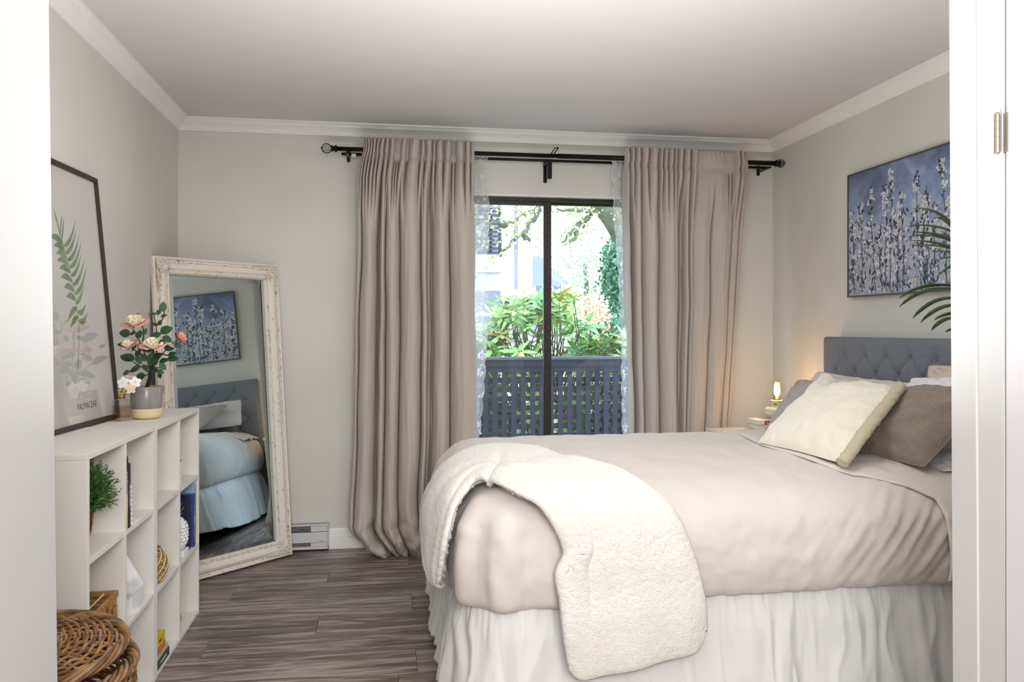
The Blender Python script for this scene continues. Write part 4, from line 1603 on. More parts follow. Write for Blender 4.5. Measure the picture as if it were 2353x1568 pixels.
def leaf_mb(L_, W_, cup=.15):
    n = 6
    vs, fs = [], []
    for i in range(n + 1):
        t = i / n
        w = W_ * .5 * (sin(PI * t ** .8) ** .75) if 0 < i < n else .0004
        z = -.12 * L_ * t * t
        vs += [(t * L_, -w, z + cup * w), (t * L_, 0, z), (t * L_, w, z + cup * w)]
    for i in range(n):
        for k in (0, 1):
            a = i * 3 + k
            fs.append((a, a + 3, a + 4, a + 1))
    b = MB(); b.add(vs, fs, True)
    return b


rr = random.Random(2)
LV = [(650, 130, 130, 80), (597, 195, 80, 70), (660, 240, 80, 20), (615, 320, 80, 60), (555, 345, 70, 10), (540, 215, 60, 150), (690, 410, 160, 20), (575, 470, 120, 20), (700, 520, 130, -30), (190, 450, 150, 175),
      (285, 450, 80, 210), (360, 465, 110, 70), (140, 585, 90, 170), (220, 740, 190, 160), (310, 880, 150, 200), (205, 925, 100, 200), (370, 975, 150, 200), (350, 690, 110, 60), (360, 770, 120, -60), (440, 860, 100, 130),
      (590, 720, 120, 30), (540, 800, 120, 200), (660, 780, 130, 20), (735, 640, 100, 10), (760, 700, 110, 20), (830, 600, 110, -30), (770, 755, 140, 0), (650, 850, 110, -50), (560, 900, 100, 0), (620, 915, 90, -10),
      (430, 430, 90, 60), (420, 740, 110, 120), (500, 730, 100, 45), (610, 960, 80, -80), (460, 640, 120, 170), (560, 620, 110, 10), (380, 610, 110, 100), (640, 560, 100, -20), (300, 620, 110, 230), (490, 790, 110, 260), (700, 620, 90, 60)]
lm = None
for (x, y, L_, a) in LV:
    s = L_ / 5.225 / 1823 * 3.05 / .05
    if lm is None:
        lo_ = obj('leaf', leaf_mb(.05, .034), RL, rp, world=False); lm = lo_.data
    else:
        lo_ = piece('leaf', lm, rp, Matrix.Identity(4))
    c = RP(x, y, rr.uniform(-.045, .035))
    th_ = math.radians(a)
    right, up = Vector((cos(.16), -sin(.16), 0)), Vector((0, 0, 1))
    d = (right * cos(th_) + up * sin(th_)).normalized()
    nn = (Vector((.25 * rr.uniform(-1, 1), -1, .5 + rr.uniform(-.4, .5)))).normalized()
    yv = nn.cross(d).normalized(); nn = d.cross(yv)
    R = Matrix((d, yv, nn)).transposed().to_4x4()
    lo_.matrix_local = Matrix.Translation(c - Vector((PX_, PY_, .90)) - d * (.025 * s)) @ R @ Matrix.Scale(s, 4)
PETC = mat('rose_cream', (250, 240, 214), .75, sub=.0)
PETP = mat('rose_pink', (238, 178, 162), .75)
PETR = mat('rose_coral', (230, 140, 122), .75)


def rose(c, R_, nrm, inner, outer, seed, petals=15, sepal=True):
    nrm = Vector(nrm).normalized()
    F = frame(c, nrm.orthogonal(), nrm.cross(nrm.orthogonal()))
    if (F.to_3x3() @ Vector((0, 0, 1))).dot(nrm) < 0:
        F = F @ Matrix.Scale(-1, 4, (0, 0, 1))
    r_ = random.Random(seed)
    fl_ = obj('rose_bloom', MB().lathe([(0, -.3 * R_), (.12 * R_, -.28 * R_), (.16 * R_, -.1 * R_), (.05 * R_, .1 * R_)], n=10, M=F), outer, rp)
    for k in range(petals):
        ring = k / petals
        rad = R_ * (1 - .78 * ring)
        hgt = R_ * (.05 + .5 * ring)
        a0 = k * 2.4 + r_.uniform(-.3, .3)
        wid = 1.15 - .2 * ring
        sc = r_.uniform(.9, 1.12)
        n = 7

        def P(u, v):
            a = a0 + (u - .5) * wid * (1.15 if ring < .5 else 1.7)
            rr_ = rad * sc * (.12 + .88 * v * (1 - .22 * (2 * u - 1) ** 4))
            zz = hgt * v ** 1.4 - .22 * R_ * (1 - v) + (.10 * R_ * v ** 6 * (-1 if ring < .45 else .6)) + .03 * R_ * sin(u * 9 + k) * v
            return F @ Vector((rr_ * cos(a), rr_ * sin(a), zz))
        b = MB().grid(n, n, P)
        pt_ = obj('petal', b, outer if ring < .28 else inner, fl_)
        md = pt_.modifiers.new('t', 'SOLIDIFY'); md.thickness = .0007
    for k in range(5):
        a = k * 1.257
        b = MB()
        p0 = F @ Vector((.1 * R_ * cos(a), .1 * R_ * sin(a), -.27 * R_)); p1 = F @ Vector((.62 * R_ * cos(a), .62 * R_ * sin(a), -.16 * R_))
        b.tube([p0, p0.lerp(p1, .5), p1], [.0018, .003, .0004], 5, flat=.3)
        obj('sepal', b, RL, fl_)


u_ = 3.05 / 1823 / 5.225
rose(RP(300, 330, -.02), 170 * u_, (-.1, -.45, .9), PETC, PETP, 1)
rose(RP(235, 600, -.04), 125 * u_, (-.35, -.45, .85), PETC, PETR, 2, 13)
rose(RP(525, 600, -.05), 160 * u_, (.05, -.5, .87), PETC, PETP, 3, 17)
rose(RP(855, 500, -.01), 120 * u_, (.75, .15, .6), PETP, PETR, 4, 13)
rose(RP(345, 205, .0), 48 * u_, (.1, -.1, 1), PETP, PETP, 5, 6)
rose(RP(727, 590, -.03), 42 * u_, (.3, -.3, .6), PETP, PETP, 6, 6)

# perfume bottle
bx_, by_ = -.972, 3.17
pb = thing('perfume_bottle', 'clear glass perfume bottle with white and peach flower cap beside the rose pot', 'bottle', (bx_, by_, .901))
gm = glass_mat('bottle_glass', (246, 244, 240), 1.5)
def octo(r, z0, k=1): return [(r * cos(a), r * sin(a)) for a in [PI / 8 + i * PI / 4 for i in range(8)]]
def octl(prof, c):
    return MB().lathe(prof, c, 8, sm=False)
obj('glass_body', octl([(0, .0), (.034, .0), (.036, .004), (.036, .066), (.030, .074), (.012, .082), (.011, .090), (0, .090)], (bx_, by_, .901)), gm, pb)
obj('perfume', octl([(0, .010), (.031, .010), (.031, .055), (0, .055)], (bx_, by_, .901)), glass_mat('pale_liquid', (240, 222, 204), 1.2), pb)
obj('collar', MB().lathe([(0, .083), (.012, .083), (.013, .096), (0, .097)], (bx_, by_, .901), 18), GOLD, pb)
WHP = mat('white_enamel', (248, 246, 243), .35)
PEA = mat('peach_enamel', (244, 216, 196), .35)
PEARL = mat('pearl', (240, 232, 214), .2)


def flower(c, r, nrm, m):
    nrm = Vector(nrm).normalized()
    F = frame(c, nrm.orthogonal(), nrm.cross(nrm.orthogonal()))
    if (F.to_3x3() @ Vector((0, 0, 1))).dot(nrm) < 0: F = F @ Matrix.Scale(-1, 4, (0, 0, 1))
    b = MB()
    for k in range(5):
        a = k * 2 * PI / 5 + .3
        cx_, cy_ = .55 * r * cos(a), .55 * r * sin(a)
        n = 12
        ring = []
        for z, kk in ((-.0012, .95), (.0008, 1), (.0016, .8)):
            ring.append([F @ Vector((cx_ + (.48 * r * kk * cos(t)) * cos(a) - .40 * r * kk * sin(t) * sin(a), cy_ + (.48 * r * kk * cos(t)) * sin(a) + .40 * r * kk * sin(t) * cos(a), z + .12 * r)) for t in [j * 2 * PI / n for j in range(n)]])
        vs = [v for q in ring for v in q]
        fs = [(q * n + j, q * n + (j + 1) % n, (q + 1) * n + (j + 1) % n, (q + 1) * n + j) for q in (0, 1) for j in range(n)] + [tuple(range(n))[::-1], tuple(range(2 * n, 3 * n))]
        b.add(vs, fs)
    o_ = obj('cap_flower', b, m, pb)
    obj('pearl', MB().lathe([(0, .004), (.003, .003), (.0042, 0), (.003, -.003), (0, -.004)], n=10, M=F @ Matrix.Translation((0, 0, .12 * r + .003))), PEARL, o_)


def BP(x, y, dy): return px(250 + x / 5.225, 680 + y / 5.225, 'y', by_ + dy)


flower(BP(178, 1045, -.02), .023, (-.2, -1, .2), WHP)
flower(BP(315, 1040, -.01), .022, (.4, -.8, .3), WHP)
flower(BP(265, 1115, -.028), .020, (.05, -1, .0), PEA)
flower(BP(230, 985, .012), .020, (-.1, -.3, 1), mat('lilac_enamel', (222, 206, 206), .35))
flower(BP(150, 1130, .0), .012, (-.6, -.8, -.1), GOLD)
flower(BP(218, 1160, -.012), .010, (0, -.9, -.3), GOLD)

# topiary in a copper pot
tx_, ty_ = -.885, 2.478
tp = thing('potted_herb', 'bushy green artificial plant in a copper pot in the top near cube', 'plant', (tx_, ty_, ZA))
COP = mat('hammered_copper', (176, 96, 60), .32, metal=.9, var=(40, (110, 56, 36), ONE, .4, .65), bump=(60, .6, ONE, .003))
obj('pot', MB().lathe([(0, 0), (.024, 0), (.032, .006), (.042, .045), (.047, .09), (.047, .100), (.043, .100), (.040, .085), (0, .083)], (tx_, ty_, ZA), 32), COP, tp)
TL_ = mat('herb_leaf', (44, 80, 32), .5, var=(50, (96, 138, 66), ONE, .4, .6))
rr = random.Random(31)
hb_ = MB(); ht_ = MB()
cen = Vector((-.872, 2.490, .765))
for k in range(300):
    while True:
        d = Vector((rr.gauss(0, 1), rr.gauss(0, 1), rr.gauss(0, 1))).normalized()
        if d.z > -.5: break
    R_ = rr.uniform(.06, .105)
    tip = cen + Vector((d.x * R_ * .95, d.y * R_, d.z * R_ * .92))
    st = Vector((tx_, ty_, ZA + .09)).lerp(tip, .35)
    ht_.tube([st, st.lerp(tip, .6) + Vector((0, 0, .006)), tip], .0007, 4)
    for q in range(11):
        t = .35 + .65 * q / 10
        p = st.lerp(tip, t)
        dd = (d + Vector((rr.uniform(-1, 1), rr.uniform(-1, 1), rr.uniform(-.6, 1))) * .9).normalized()
        L_ = rr.uniform(.012, .021)
        sd = dd.cross(Vector((rr.uniform(-1, 1), rr.uniform(-1, 1), rr.uniform(-1, 1)))).normalized() * .0022
        hb_.add([p, p + dd * L_ * .45 + sd, p + dd * L_, p + dd * L_ * .45 - sd], [(0, 1, 2, 3)])
o = obj('foliage', hb_, TL_, tp); o['kind'] = 'stuff'
obj('sprigs', ht_, mat('herb_stem', (70, 92, 46), .6), tp)['kind'] = 'stuff'


# books in the far cube of the near shelf
def standing(x, y, z, rot=0.):   # spine faces +x (room); thickness along +y
    return Matrix.Translation((x, y, z)) @ Matrix.Rotation(rot, 4, 'Z') @ Matrix(((-1, 0, 0, 0), (0, 1, 0, 0), (0, 0, 1, 0), (0, 0, 0, 1)))


def sbook(label, y, z, t, h, w, cov, x=-.799, rot=0., **k):
    M = Matrix.Translation((x, y + t, z)) @ Matrix.Rotation(PI + rot, 4, 'Z')
    return book(label, w, t, h, M, cov, **k)


BYEL = mat('book_yellow', (222, 196, 40), .5)
BPUR = mat('book_plum', (74, 56, 64), .5)
yb = 2.653
sbook('tall black spined book with yellow foot, first against the divider', yb, ZA, .011, .232, .16, BBLK, title='THE ART OF COOKING AND OTHER RECIPES', tcol=WPRINT, band=[(0, .48, BYEL)], group='upright books in the near shelf')
sbook('black book standing second in the near shelf row', yb + .0125, ZA, .014, .222, .16, BBLK, title='THE SUBTLE ART OF NOT', tcol=WPRINT, x=-.802, group='upright books in the near shelf')
sbook('shorter plum-grey book at the end of the near shelf row', yb + .028, ZA, .016, .205, .15, BPUR, title='A BRIEF HISTORY', tcol=WPRINT, x=-.800, group='upright books in the near shelf')
be = thing('bead_garland', 'white bead garland hanging beside the upright books', 'ornament', (-.85, 2.708, ZA))
WB = mat('white_bead', (240, 240, 238), .4)
for k in range(9):
    obj('bead', MB().lathe([(0, -.007), (.005, -.005), (.0072, 0), (.005, .005), (0, .007)], (-.806, 2.7085, ZA + .009 + k * .0145), 10), WB, be)
tr_ = thing('tray', 'thin white tray lying beside the upright books', 'tray', (-.88, 2.755, ZA))
obj('tray_board', MB().box(-.97, -.801, 2.718, 2.80, ZA, ZA + .004, bev=.001), WB, tr_)

# faceted white sculpture
MARB = mat('white_marble', (236, 235, 236), .5, var=(9, (196, 198, 204), (1, 1, 2), .52, .66))
gx, gy = -.848, 2.795
v = [Vector((gx - .005, gy - .025, ZB + .222))]
n = 6
ri = [Vector((gx + .062 * cos(a) * (1 if k % 2 else .92), gy + .066 * sin(a), ZB + (.066 if k % 2 else .082))) for k, a in enumerate([i * PI / 3 + .2 for i in range(n)])]
ro = [Vector((gx + .046 * cos(a), gy + .05 * sin(a), ZB)) for a in [i * PI / 3 + .2 for i in range(n)]]
mb = MB().add(v + ri + ro, [(0, 1 + i, 1 + (i + 1) % n) for i in range(n)] + [(1 + i, 7 + i, 7 + (i + 1) % n, 1 + (i + 1) % n) for i in range(n)] + [tuple(range(7, 13))])
tag(obj('faceted_sculpture', mb, MARB), 'white marble-look faceted geometric sculpture in the middle cube', 'ornament')

# woven wood chip box
CHIP = mat('wood_chip_strip', (186, 138, 82), .6, var=(14, (140, 96, 52), (1, 8, 8), .4, .65), bump=(60, .4, (1, 6, 6), .001))
wb_ = thing('woven_box', 'open woven wood-strip box on the middle shelf behind the basket', 'basket', (-.92, 2.50, ZB))
bx0, bx1, bw0, bw1, bz = -1.06, -.815, 2.36, 2.615, .118
for side in range(4):
    for r in range(3):
        z0 = ZB + .002 + r * .040
        L_ = 6
        for k in range(L_):
            f0, f1 = k / L_, (k + 1) / L_
            off = .0016 if (k + r) % 2 else -.0016
            if side == 0: b = (bx0 + (bx1 - bx0) * f0, bx0 + (bx1 - bx0) * f1, bw0 + off, bw0 + off + .002)
            if side == 1: b = (bx0 + (bx1 - bx0) * f0, bx0 + (bx1 - bx0) * f1, bw1 - .002 - off, bw1 - off)
            if side == 2: b = (bx0 + off, bx0 + off + .002, bw0 + (bw1 - bw0) * f0, bw0 + (bw1 - bw0) * f1)
            if side == 3: b = (bx1 - .002 - off, bx1 - off, bw0 + (bw1 - bw0) * f0, bw0 + (bw1 - bw0) * f1)
            obj('chip_strip', MB().box(b[0] + .0005, b[1] - .0005, b[2] + .0005, b[3] - .0005, z0, z0 + .037, bev=.0006), CHIP, wb_)
mb = MB()
for (a, b, c, d) in ((bx0 - .003, bx1 + .003, bw0 - .003, bw0 + .004), (bx0 - .003, bx1 + .003, bw1 - .004, bw1 + .003), (bx0 - .003, bx0 + .004, bw0, bw1), (bx1 - .004, bx1 + .003, bw0, bw1)):
    mb.box(a, b, c, d, ZB + bz - .014, ZB + bz + .004, bev=.001)
obj('rim_strip', mb, CHIP, wb_)
obj('bottom', MB().box(bx0 + .004, bx1 - .004, bw0 + .004, bw1 - .004, ZB + .001, ZB + .004), CHIP, wb_)
sp_ = thing('wooden_stick', 'pale wooden stick leaning in the woven box', 'stick', (-.88, 2.45, ZB + .01))
obj('stick', MB().tube([(-.95, 2.42, ZB + .008), (-.84, 2.575, ZB + .125)], .003, 6), mat('pale_wood', (220, 186, 130), .6), sp_)

# woven seagrass pot
SEA = mat('seagrass_gold', (178, 150, 96), .6, var=(90, (120, 96, 54), ONE, .4, .65))
sg_ = thing('seagrass_pot', 'round woven seagrass pot on the middle shelf near the mirror', 'ornament', (-.852, 3.088, ZB))
for r in range(13):
    t = (r + .5) / 13
    R_ = .026 + .036 * sin(PI * (t * .84 + .12)) ** .8
    z = ZB + .004 + t * .122
    pts = [( -.852 + (R_ + .0016 * sin(j * PI)) * cos(a), 3.088 + (R_ + .002 * (-1) ** (j + r)) * sin(a), z + .0012 * (-1) ** j) for j, a in enumerate([k * 2 * PI / 36 for k in range(36)])]
    obj('coil', MB().tube(pts, .0056, 8, closed=True), SEA, sg_)
mb = MB()
for k in range(14):
    a0 = k * 2 * PI / 14
    pts = []
    for i in range(16):
        t = i / 15
        R_ = .026 + .036 * sin(PI * (t * .84 + .12)) ** .8 + .0055
        a = a0 + t * 1.6
        pts.append((-.852 + R_ * cos(a), 3.088 + R_ * sin(a), ZB + .004 + t * .122))
    mb.tube(pts, .0022, 5)
obj('cream_stitching', mb, mat('cream_raffia', (222, 206, 168), .6), sg_)

# pineapple ornament
CERW = mat('glossy_white_ceramic', (244, 243, 243), .18)
ppx, ppy = -.850, 3.440
pn = thing('pineapple_ornament', 'white ceramic pineapple with gold leaves on the middle shelf', 'ornament', (ppx, ppy, ZB))
obj('foot', MB().box(ppx - .045, ppx + .045, ppy - .045, ppy + .045, ZB, ZB + .022, bev=.003), CERW, pn)
body = obj('body', MB().lathe([(0, .022), (.036, .024), (.046, .045), (.050, .085), (.045, .125), (.032, .150), (.012, .160), (0, .161)], (ppx, ppy, ZB), 30), CERW, pn)
sc_me = None
for r in range(9):
    t = (r + .5) / 9
    zz = .030 + t * .122
    R_ = .050 * (1 - (2 * t - .95) ** 4 * .6) - .001
    for k in range(13):
        a = 2 * PI * (k + .5 * (r % 2)) / 13
        M = Matrix.Translation(Vector((R_ * cos(a), R_ * sin(a), zz))) @ Matrix.Rotation(a, 4, 'Z') @ Matrix.Rotation(PI / 2, 4, 'Y')
        if sc_me is None:
            b = MB(); b.add([(0, 0, .006), (.009, 0, 0), (0, .0125, 0), (-.009, 0, 0), (0, -.0125, 0)], [(0, 1, 2), (0, 2, 3), (0, 3, 4), (0, 4, 1)])
            s_ = obj('scale', b, CERW, body, world=False); sc_me = s_.data; s_.matrix_local = M
        else:
            piece('scale', sc_me, body, M)
for k in range(14):
    a = k * 2.4
    e = .35 + .045 * k
    d = Vector((cos(a) * (1.5 - e), sin(a) * (1.5 - e), e)).normalized()
    p0 = Vector((ppx, ppy, ZB + .155)); L_ = .034 + .002 * k
    obj('crown_leaf', MB().tube([p0, p0 + d * L_ * .55, p0 + d * L_ + Vector((0, 0, .010))], [.006, .0075, .0006], 6, flat=.35), GOLD, pn)
BBLU = mat('book_blue', (52, 72, 132), .5)
BNAV = mat('book_navy', (24, 28, 66), .5)
BSKY = mat('book_sky', (150, 180, 214), .5)
sbook('blue and striped book standing beside the pineapple', 3.555, ZB, .02, .225, .16, BBLU, band=[(.08, .8, mat('book_pinkish', (178, 140, 140), .5, var=(80, (70, 84, 140), (1, 1, 3), .45, .5)))], title='GUIDE', tcol=WPRINT, x=-.801, group='upright books behind the pineapple')
sbook('pale blue book with a navy box leaning next to the shelf side', 3.580, ZB, .022, .262, .19, BSKY, title='THE WORLD ATLAS OF WINE', tcol=mat('orange_print', (176, 120, 70), .6), x=-.803, group='upright books behind the pineapple')
tag(obj('navy_box', MB().box(-.88, -.812, 3.505, 3.548, ZB + .180, ZB + .225, bev=.002).box(-.88, -.812, 3.505, 3.548, ZB, ZB + .1799), BNAV), 'small navy and white box behind the pineapple', 'box')

# lying books in the lowest cube
BGRN = mat('book_green', (52, 82, 66), .5)
BORG = mat('book_orange', (222, 116, 80), .5)
BCR2 = mat('book_cream_green', (196, 204, 150), .5)


def flat_book(label, z, t, L_, w, cov, x, y, **k):
    # lying, spine to +x; height along y, thickness up
    M = Matrix(((-1, 0, 0, x), (0, 0, 1, y), (0, 1, 0, z), (0, 0, 0, 1)))
    return book(label, w, t, L_, M, cov, **k)


flat_book('dark green book at the bottom of the floor-level stack', ZC_, .030, .16, .20, BGRN, -.800, 3.00, title='ON THE LAND', tcol=WPRINT, group='stacked books in the lowest cube', tsize=.4)
flat_book('pale green book second from the bottom of the floor-level stack', ZC_ + .0305, .016, .15, .20, BCR2, -.803, 3.00, group='stacked books in the lowest cube')
flat_book('orange red book third in the floor-level stack', ZC_ + .047, .022, .125, .19, BORG, -.805, 3.00, group='stacked books in the lowest cube')
flat_book('bright yellow book on top of the floor-level stack', ZC_ + .0695, .038, .120, .18, BYEL, -.806, 3.00, group='stacked books in the lowest cube', title='WILD', tsize=.4)
# glimpses in the far cubes
fb2 = thing('woven_ball', 'moss-coloured twig ball half hidden in the lowest far cube', 'ornament', (-.90, 3.372, ZC_))
mb = MB()
rr = random.Random(8)
for k in range(16):
    F = Matrix.Translation((-.862, 3.392, ZC_ + .0505)) @ Matrix.Rotation(rr.uniform(0, 6.28), 4, 'X') @ Matrix.Rotation(rr.uniform(0, 6.28), 4, 'Y')
    mb.tube([F @ Vector((.046 * cos(a), .046 * sin(a), .004 * sin(3 * a))) for a in [i * 2 * PI / 28 for i in range(28)]], .0028, 5, closed=True)
obj('twig', mb, SEA, fb2)
vs_ = thing('bead_strand', 'string of small white beads with a copper bead in the top far cube', 'ornament', (-.84, 3.345, ZA))
for k in range(11):
    obj('bead', MB().lathe([(0, -.005), (.0036, -.0035), (.005, 0), (.0036, .0035), (0, .005)], (-.803, 3.334, ZA + .006 + k * .0102), 8), WB if k < 10 else COP, vs_)
obj('bead_post', MB().tube([(-.803, 3.334, ZA), (-.803, 3.334, ZA + .12)], .001, 5), WB, vs_)

# ---------------------------------------------------------------- wicker basket
CANES = [mat('cane_honey', (158, 112, 60), .5, var=(30, (112, 78, 46), (1, 1, 1), .4, .65), bump=(200, .3, ONE, .001)),
         mat('cane_brown', (120, 84, 52), .5, var=(30, (88, 60, 38), (1, 1, 1), .4, .65), bump=(200, .3, ONE, .001)),
         mat('cane_grey', (150, 122, 96), .55, var=(30, (120, 94, 70), (1, 1, 1), .4, .65), bump=(200, .3, ONE, .001))]
wk = thing('wicker_basket', 'large brown wicker hamper basket with a lid in front of the shelf', 'basket', (-.825, 1.955, 0))
kx, ky, kr, kh = -.815, 1.957, .222, .478
rr = random.Random(12)
nst = 26
for r in range(50):
    z = .010 + r * .0090
    R_ = kr + .012 - .05 * (1 - z / kh) ** 1.5
    n = 156
    ph = (r % 2) * PI
    pts = []
    for k in range(n):
        a = 2 * PI * k / n
        rad = R_ + .0052 * sin(a * nst / 2 + ph) + .001 * sin(a * 7 + r)
        pts.append((kx + rad * cos(a), ky + rad * sin(a), z + .002 * sin(a * 5 + r * 1.7)))
    obj('woven_cane', MB().tube(pts, rr.uniform(.0040, .0048), 6, closed=True), CANES[r % 3 if rr.random() < .7 else 0], wk)
for k in range(nst):
    a = 2 * PI * (k + .5) / nst
    obj('stake', MB().tube([(kx + (kr + .012 - .05 * (1 - t) ** 1.5) * cos(a), ky + (kr + .012 - .05 * (1 - t) ** 1.5) * sin(a), .005 + t * (kh - .02)) for t in [i / 5 for i in range(6)]], .0045, 6), CANES[1], wk)
# plaited border
for k in range(6):
    pts = []
    for i in range(160):
        a = 2 * PI * i / 160
        ph = a * 9 + k * PI / 3
        pts.append((kx + (kr + .008 + .011 * cos(ph)) * cos(a), ky + (kr + .008 + .011 * cos(ph)) * sin(a), kh - .018 + .011 * sin(ph)))
    obj('border_cane', MB().tube(pts, .0048, 7, closed=True), CANES[k % 3], wk)
lid = thing('basket_lid', 'domed woven lid of brown canes resting on the wicker hamper', 'basket lid', (kx, ky, kh))
LT = Matrix.Translation((kx, ky, kh + .002)) @ Matrix.Rotation(math.radians(3), 4, 'X')
LR = .212


def dome(r): return .024 + .034 * math.sqrt(max(0, 1 - (r / LR) ** 2 * .93)) - .012


spokes = 28
for k in range(spokes // 2):
    a = PI * k / (spokes // 2) + .08
    pts = [LT @ Vector((r * cos(a), r * sin(a), dome(abs(r)))) for r in [LR * (i / 12 - 1) for i in range(25)]]
    obj('rib', MB().tube(pts, .0036, 6), CANES[k % 3], lid)
nr = 22
for q in range(nr):
    r0 = .012 + q * .0088
    n = 140
    ph = (q % 2) * PI
    pts = []
    for i in range(n):
        a = 2 * PI * i / n
        pts.append(LT @ Vector((r0 * cos(a) + .001 * sin(a * 5 + q), r0 * sin(a), dome(r0) + .0055 * sin(a * spokes / 2 + ph))))
    obj('woven_cane', MB().tube(pts, rr.uniform(.0034, .0043), 6, closed=True), CANES[rr.choice((0, 0, 1, 2))], lid)
for k in range(6):
    pts = []
    for i in range(150):
        a = 2 * PI * i / 150
        ph = a * 6 + k * PI / 3
        rad = LR + .008 * cos(ph)
        pts.append(LT @ Vector((rad * cos(a), rad * sin(a), .026 + .009 * sin(ph))))
    obj('rim_cane', MB().tube(pts, .0050, 7, closed=True), CANES[(k + 1) % 3], lid)

# ---------------------------------------------------------------- baseboard heater
HTR = mat('heater_enamel', (214, 214, 218), .4)
HDK = mat('heater_grille', (96, 94, 94), .5, metal=.4)
ht = thing('baseboard_heater', 'low grey-white electric baseboard heater at the foot of the back wall', 'heater', (-.6, 4.57, 0))
hx0, hx1 = -1.02, -.308
hz = .148
obj('back_plate', MB().box(hx0, hx1, 4.585, 4.599, .012, hz, bev=.002), HDK, ht)
mb = MB()
prof = [(-.012, .0), (0, 0), (0, .108)]
mb.box(hx0, hx1, 4.545, 4.585, .012, .026, bev=.002)                       # bottom lip
mb.box(hx0, hx1, 4.548, 4.585, hz - .007, hz, bev=.003)                     # top
mb.box(hx1 - .006, hx1, 4.545, 4.585, .012, hz - .004, bev=.003)
obj('casing', mb, HTR, ht)
fpn = obj('front_panel', MB().box(hx0, hx1 - .006, 4.543, 4.552, .050, .108, bev=.002), HTR, ht)
for (z0, z1) in ((.027, .048), (.110, .140)):
    obj('end_cover', MB().box(-.405, hx1 - .007, 4.547, 4.556, z0, z1, bev=.002), HTR, ht)
    obj('inner_fin', MB().box(hx0 + .01, -.408, 4.566, 4.584, z0 - .002, z1 - .004), mat('fin_metal', (120, 118, 118), .4, metal=.6), ht)
    for k in range(4):
        obj('slot', MB().box(-.425 - k * .0125 * 1.0 - .003 - k * .0, -.421 - k * .0125, 4.5645, 4.5662, (z0 + z1) / 2 - .008, (z0 + z1) / 2 - .004), BLK, ht)
tx = text_mb('STELPRO', .0075, frame((-.345, 4.5425, .060), (1, 0, 0), (0, 0, 1)), .0003)
obj('lettering', tx, mat('grey_print', (70, 70, 78), .5), fpn)

# ---------------------------------------------------------------- leaning floor mirror
MO = Vector((-.500 - .719 * .365, 4.490 - .695 * .365, .006))
mu = Vector((.719, .695, 0)).normalized()
mtop = Vector((-.591 - .719 * .365, 4.584 - .695 * .365, 1.598))
mw = (mtop - MO).normalized()
mn_ = mu.cross(mw)
MM = Matrix.Identity(4)
for i, a in enumerate((mu, -mn_, mw)):
    for r in range(3):
        MM[r][i] = a[r]
MM.translation = MO
MFR = mat('distressed_white_frame', (236, 230, 219), .6, var=(70, (190, 176, 154), (1, 1, .5), .62, .72), bump=(60, .3, ONE, .002))
MFD = mat('antique_wash', (222, 213, 198), .7, var=(70, (162, 146, 124), (1, 1, .6), .52, .66), bump=(60, .3, ONE, .002))
MIRR = mat('mirror_silver', (205, 216, 216), .0, metal=1.0)
mir = thing('floor_mirror', 'tall leaning floor mirror with an ornate distressed white frame', 'mirror', M=MM)
MW, MH, FWD = .73, 1.600, .088
hw = MW / 2
# profile across the rail: (distance from outer edge, depth towards the room)
mp = [(0, -.012), (0, .0), (.003, .010), (.009, .014), (.014, .010), (.018, .006), (.024, .006), (.032, .013), (.045, .019), (.058, .016), (.066, .008), (.070, .006), (.073, .010), (.079, .011), (.084, .006), (.088, -.002), (.088, -.012)]


def rail(name, ca, cb, inw, fla=False):
    """ca, cb outer corners (x,z); inw = inward direction"""
    ca, cb, inw = Vector(ca), Vector(cb), Vector(inw)
    d = (cb - ca).normalized()
    n = 70
    L_ = (cb - ca).length
    vs, fs = [], []
    for i in range(n + 1):
        for (o_, h_) in mp:
            s = o_ + (L_ - 2 * o_) * i / n
            p = ca + d * s + inw * o_
            hh = h_
            if 0 < i < n and .03 < o_ < .062:
                hh += .0015 * max(0, sin(s * 70 + o_ * 60)) * (abs(sin(s * 5)) > .5)
            vs.append((p.x, -hh, p.y))
    m_ = len(mp)
    for i in range(n):
        for k in range(m_ - 1):
            fs.append((i * m_ + k, i * m_ + k + 1, (i + 1) * m_ + k + 1, (i + 1) * m_ + k))
    b = MB()
    lo = [f_ for q_, f_ in enumerate(fs) if q_ % (m_ - 1) in (4, 6, 11, 13)]
    hi = [f_ for q_, f_ in enumerate(fs) if q_ % (m_ - 1) not in (4, 6, 11, 13)]
    b.v = vs
    b.f = hi + lo
    b.fm = [0] * len(hi) + [1] * len(lo)
    b.smooth_from = [False] * len(b.f)
    return obj(name, b, [MFR, MFD], mir, world=False)


rails = [rail('frame_rail', (-hw, 0), (hw, 0), (0, 1)), rail('frame_rail', (hw, 0), (hw, MH), (-1, 0)), rail('frame_rail', (hw, MH), (-hw, MH), (0, -1)), rail('frame_rail', (-hw, MH), (-hw, 0), (1, 0))]
# beading along outer edges
bd = MB()
for (a, b) in (((-hw + .009, .009), (hw - .009, .009)), ((hw - .009, .009), (hw - .009, MH - .009)), ((hw - .009, MH - .009), (-hw + .009, MH - .009)), ((-hw + .009, MH - .009), (-hw + .009, .009))):
    a, b = Vector(a), Vector(b)
    n = int((b - a).length / .0085)
    for i in range(n):
        p = a.lerp(b, (i + .5) / n)
        q = .0034
        bd.add([(p.x, -.014 - q, p.y), (p.x + q, -.014, p.y), (p.x, -.014, p.y + q), (p.x - q, -.014, p.y), (p.x, -.014, p.y - q)], [(0, 1, 2), (0, 2, 3), (0, 3, 4), (0, 4, 1)], True)
obj('beading', bd, MFR, mir, world=False)['kind'] = 'stuff'


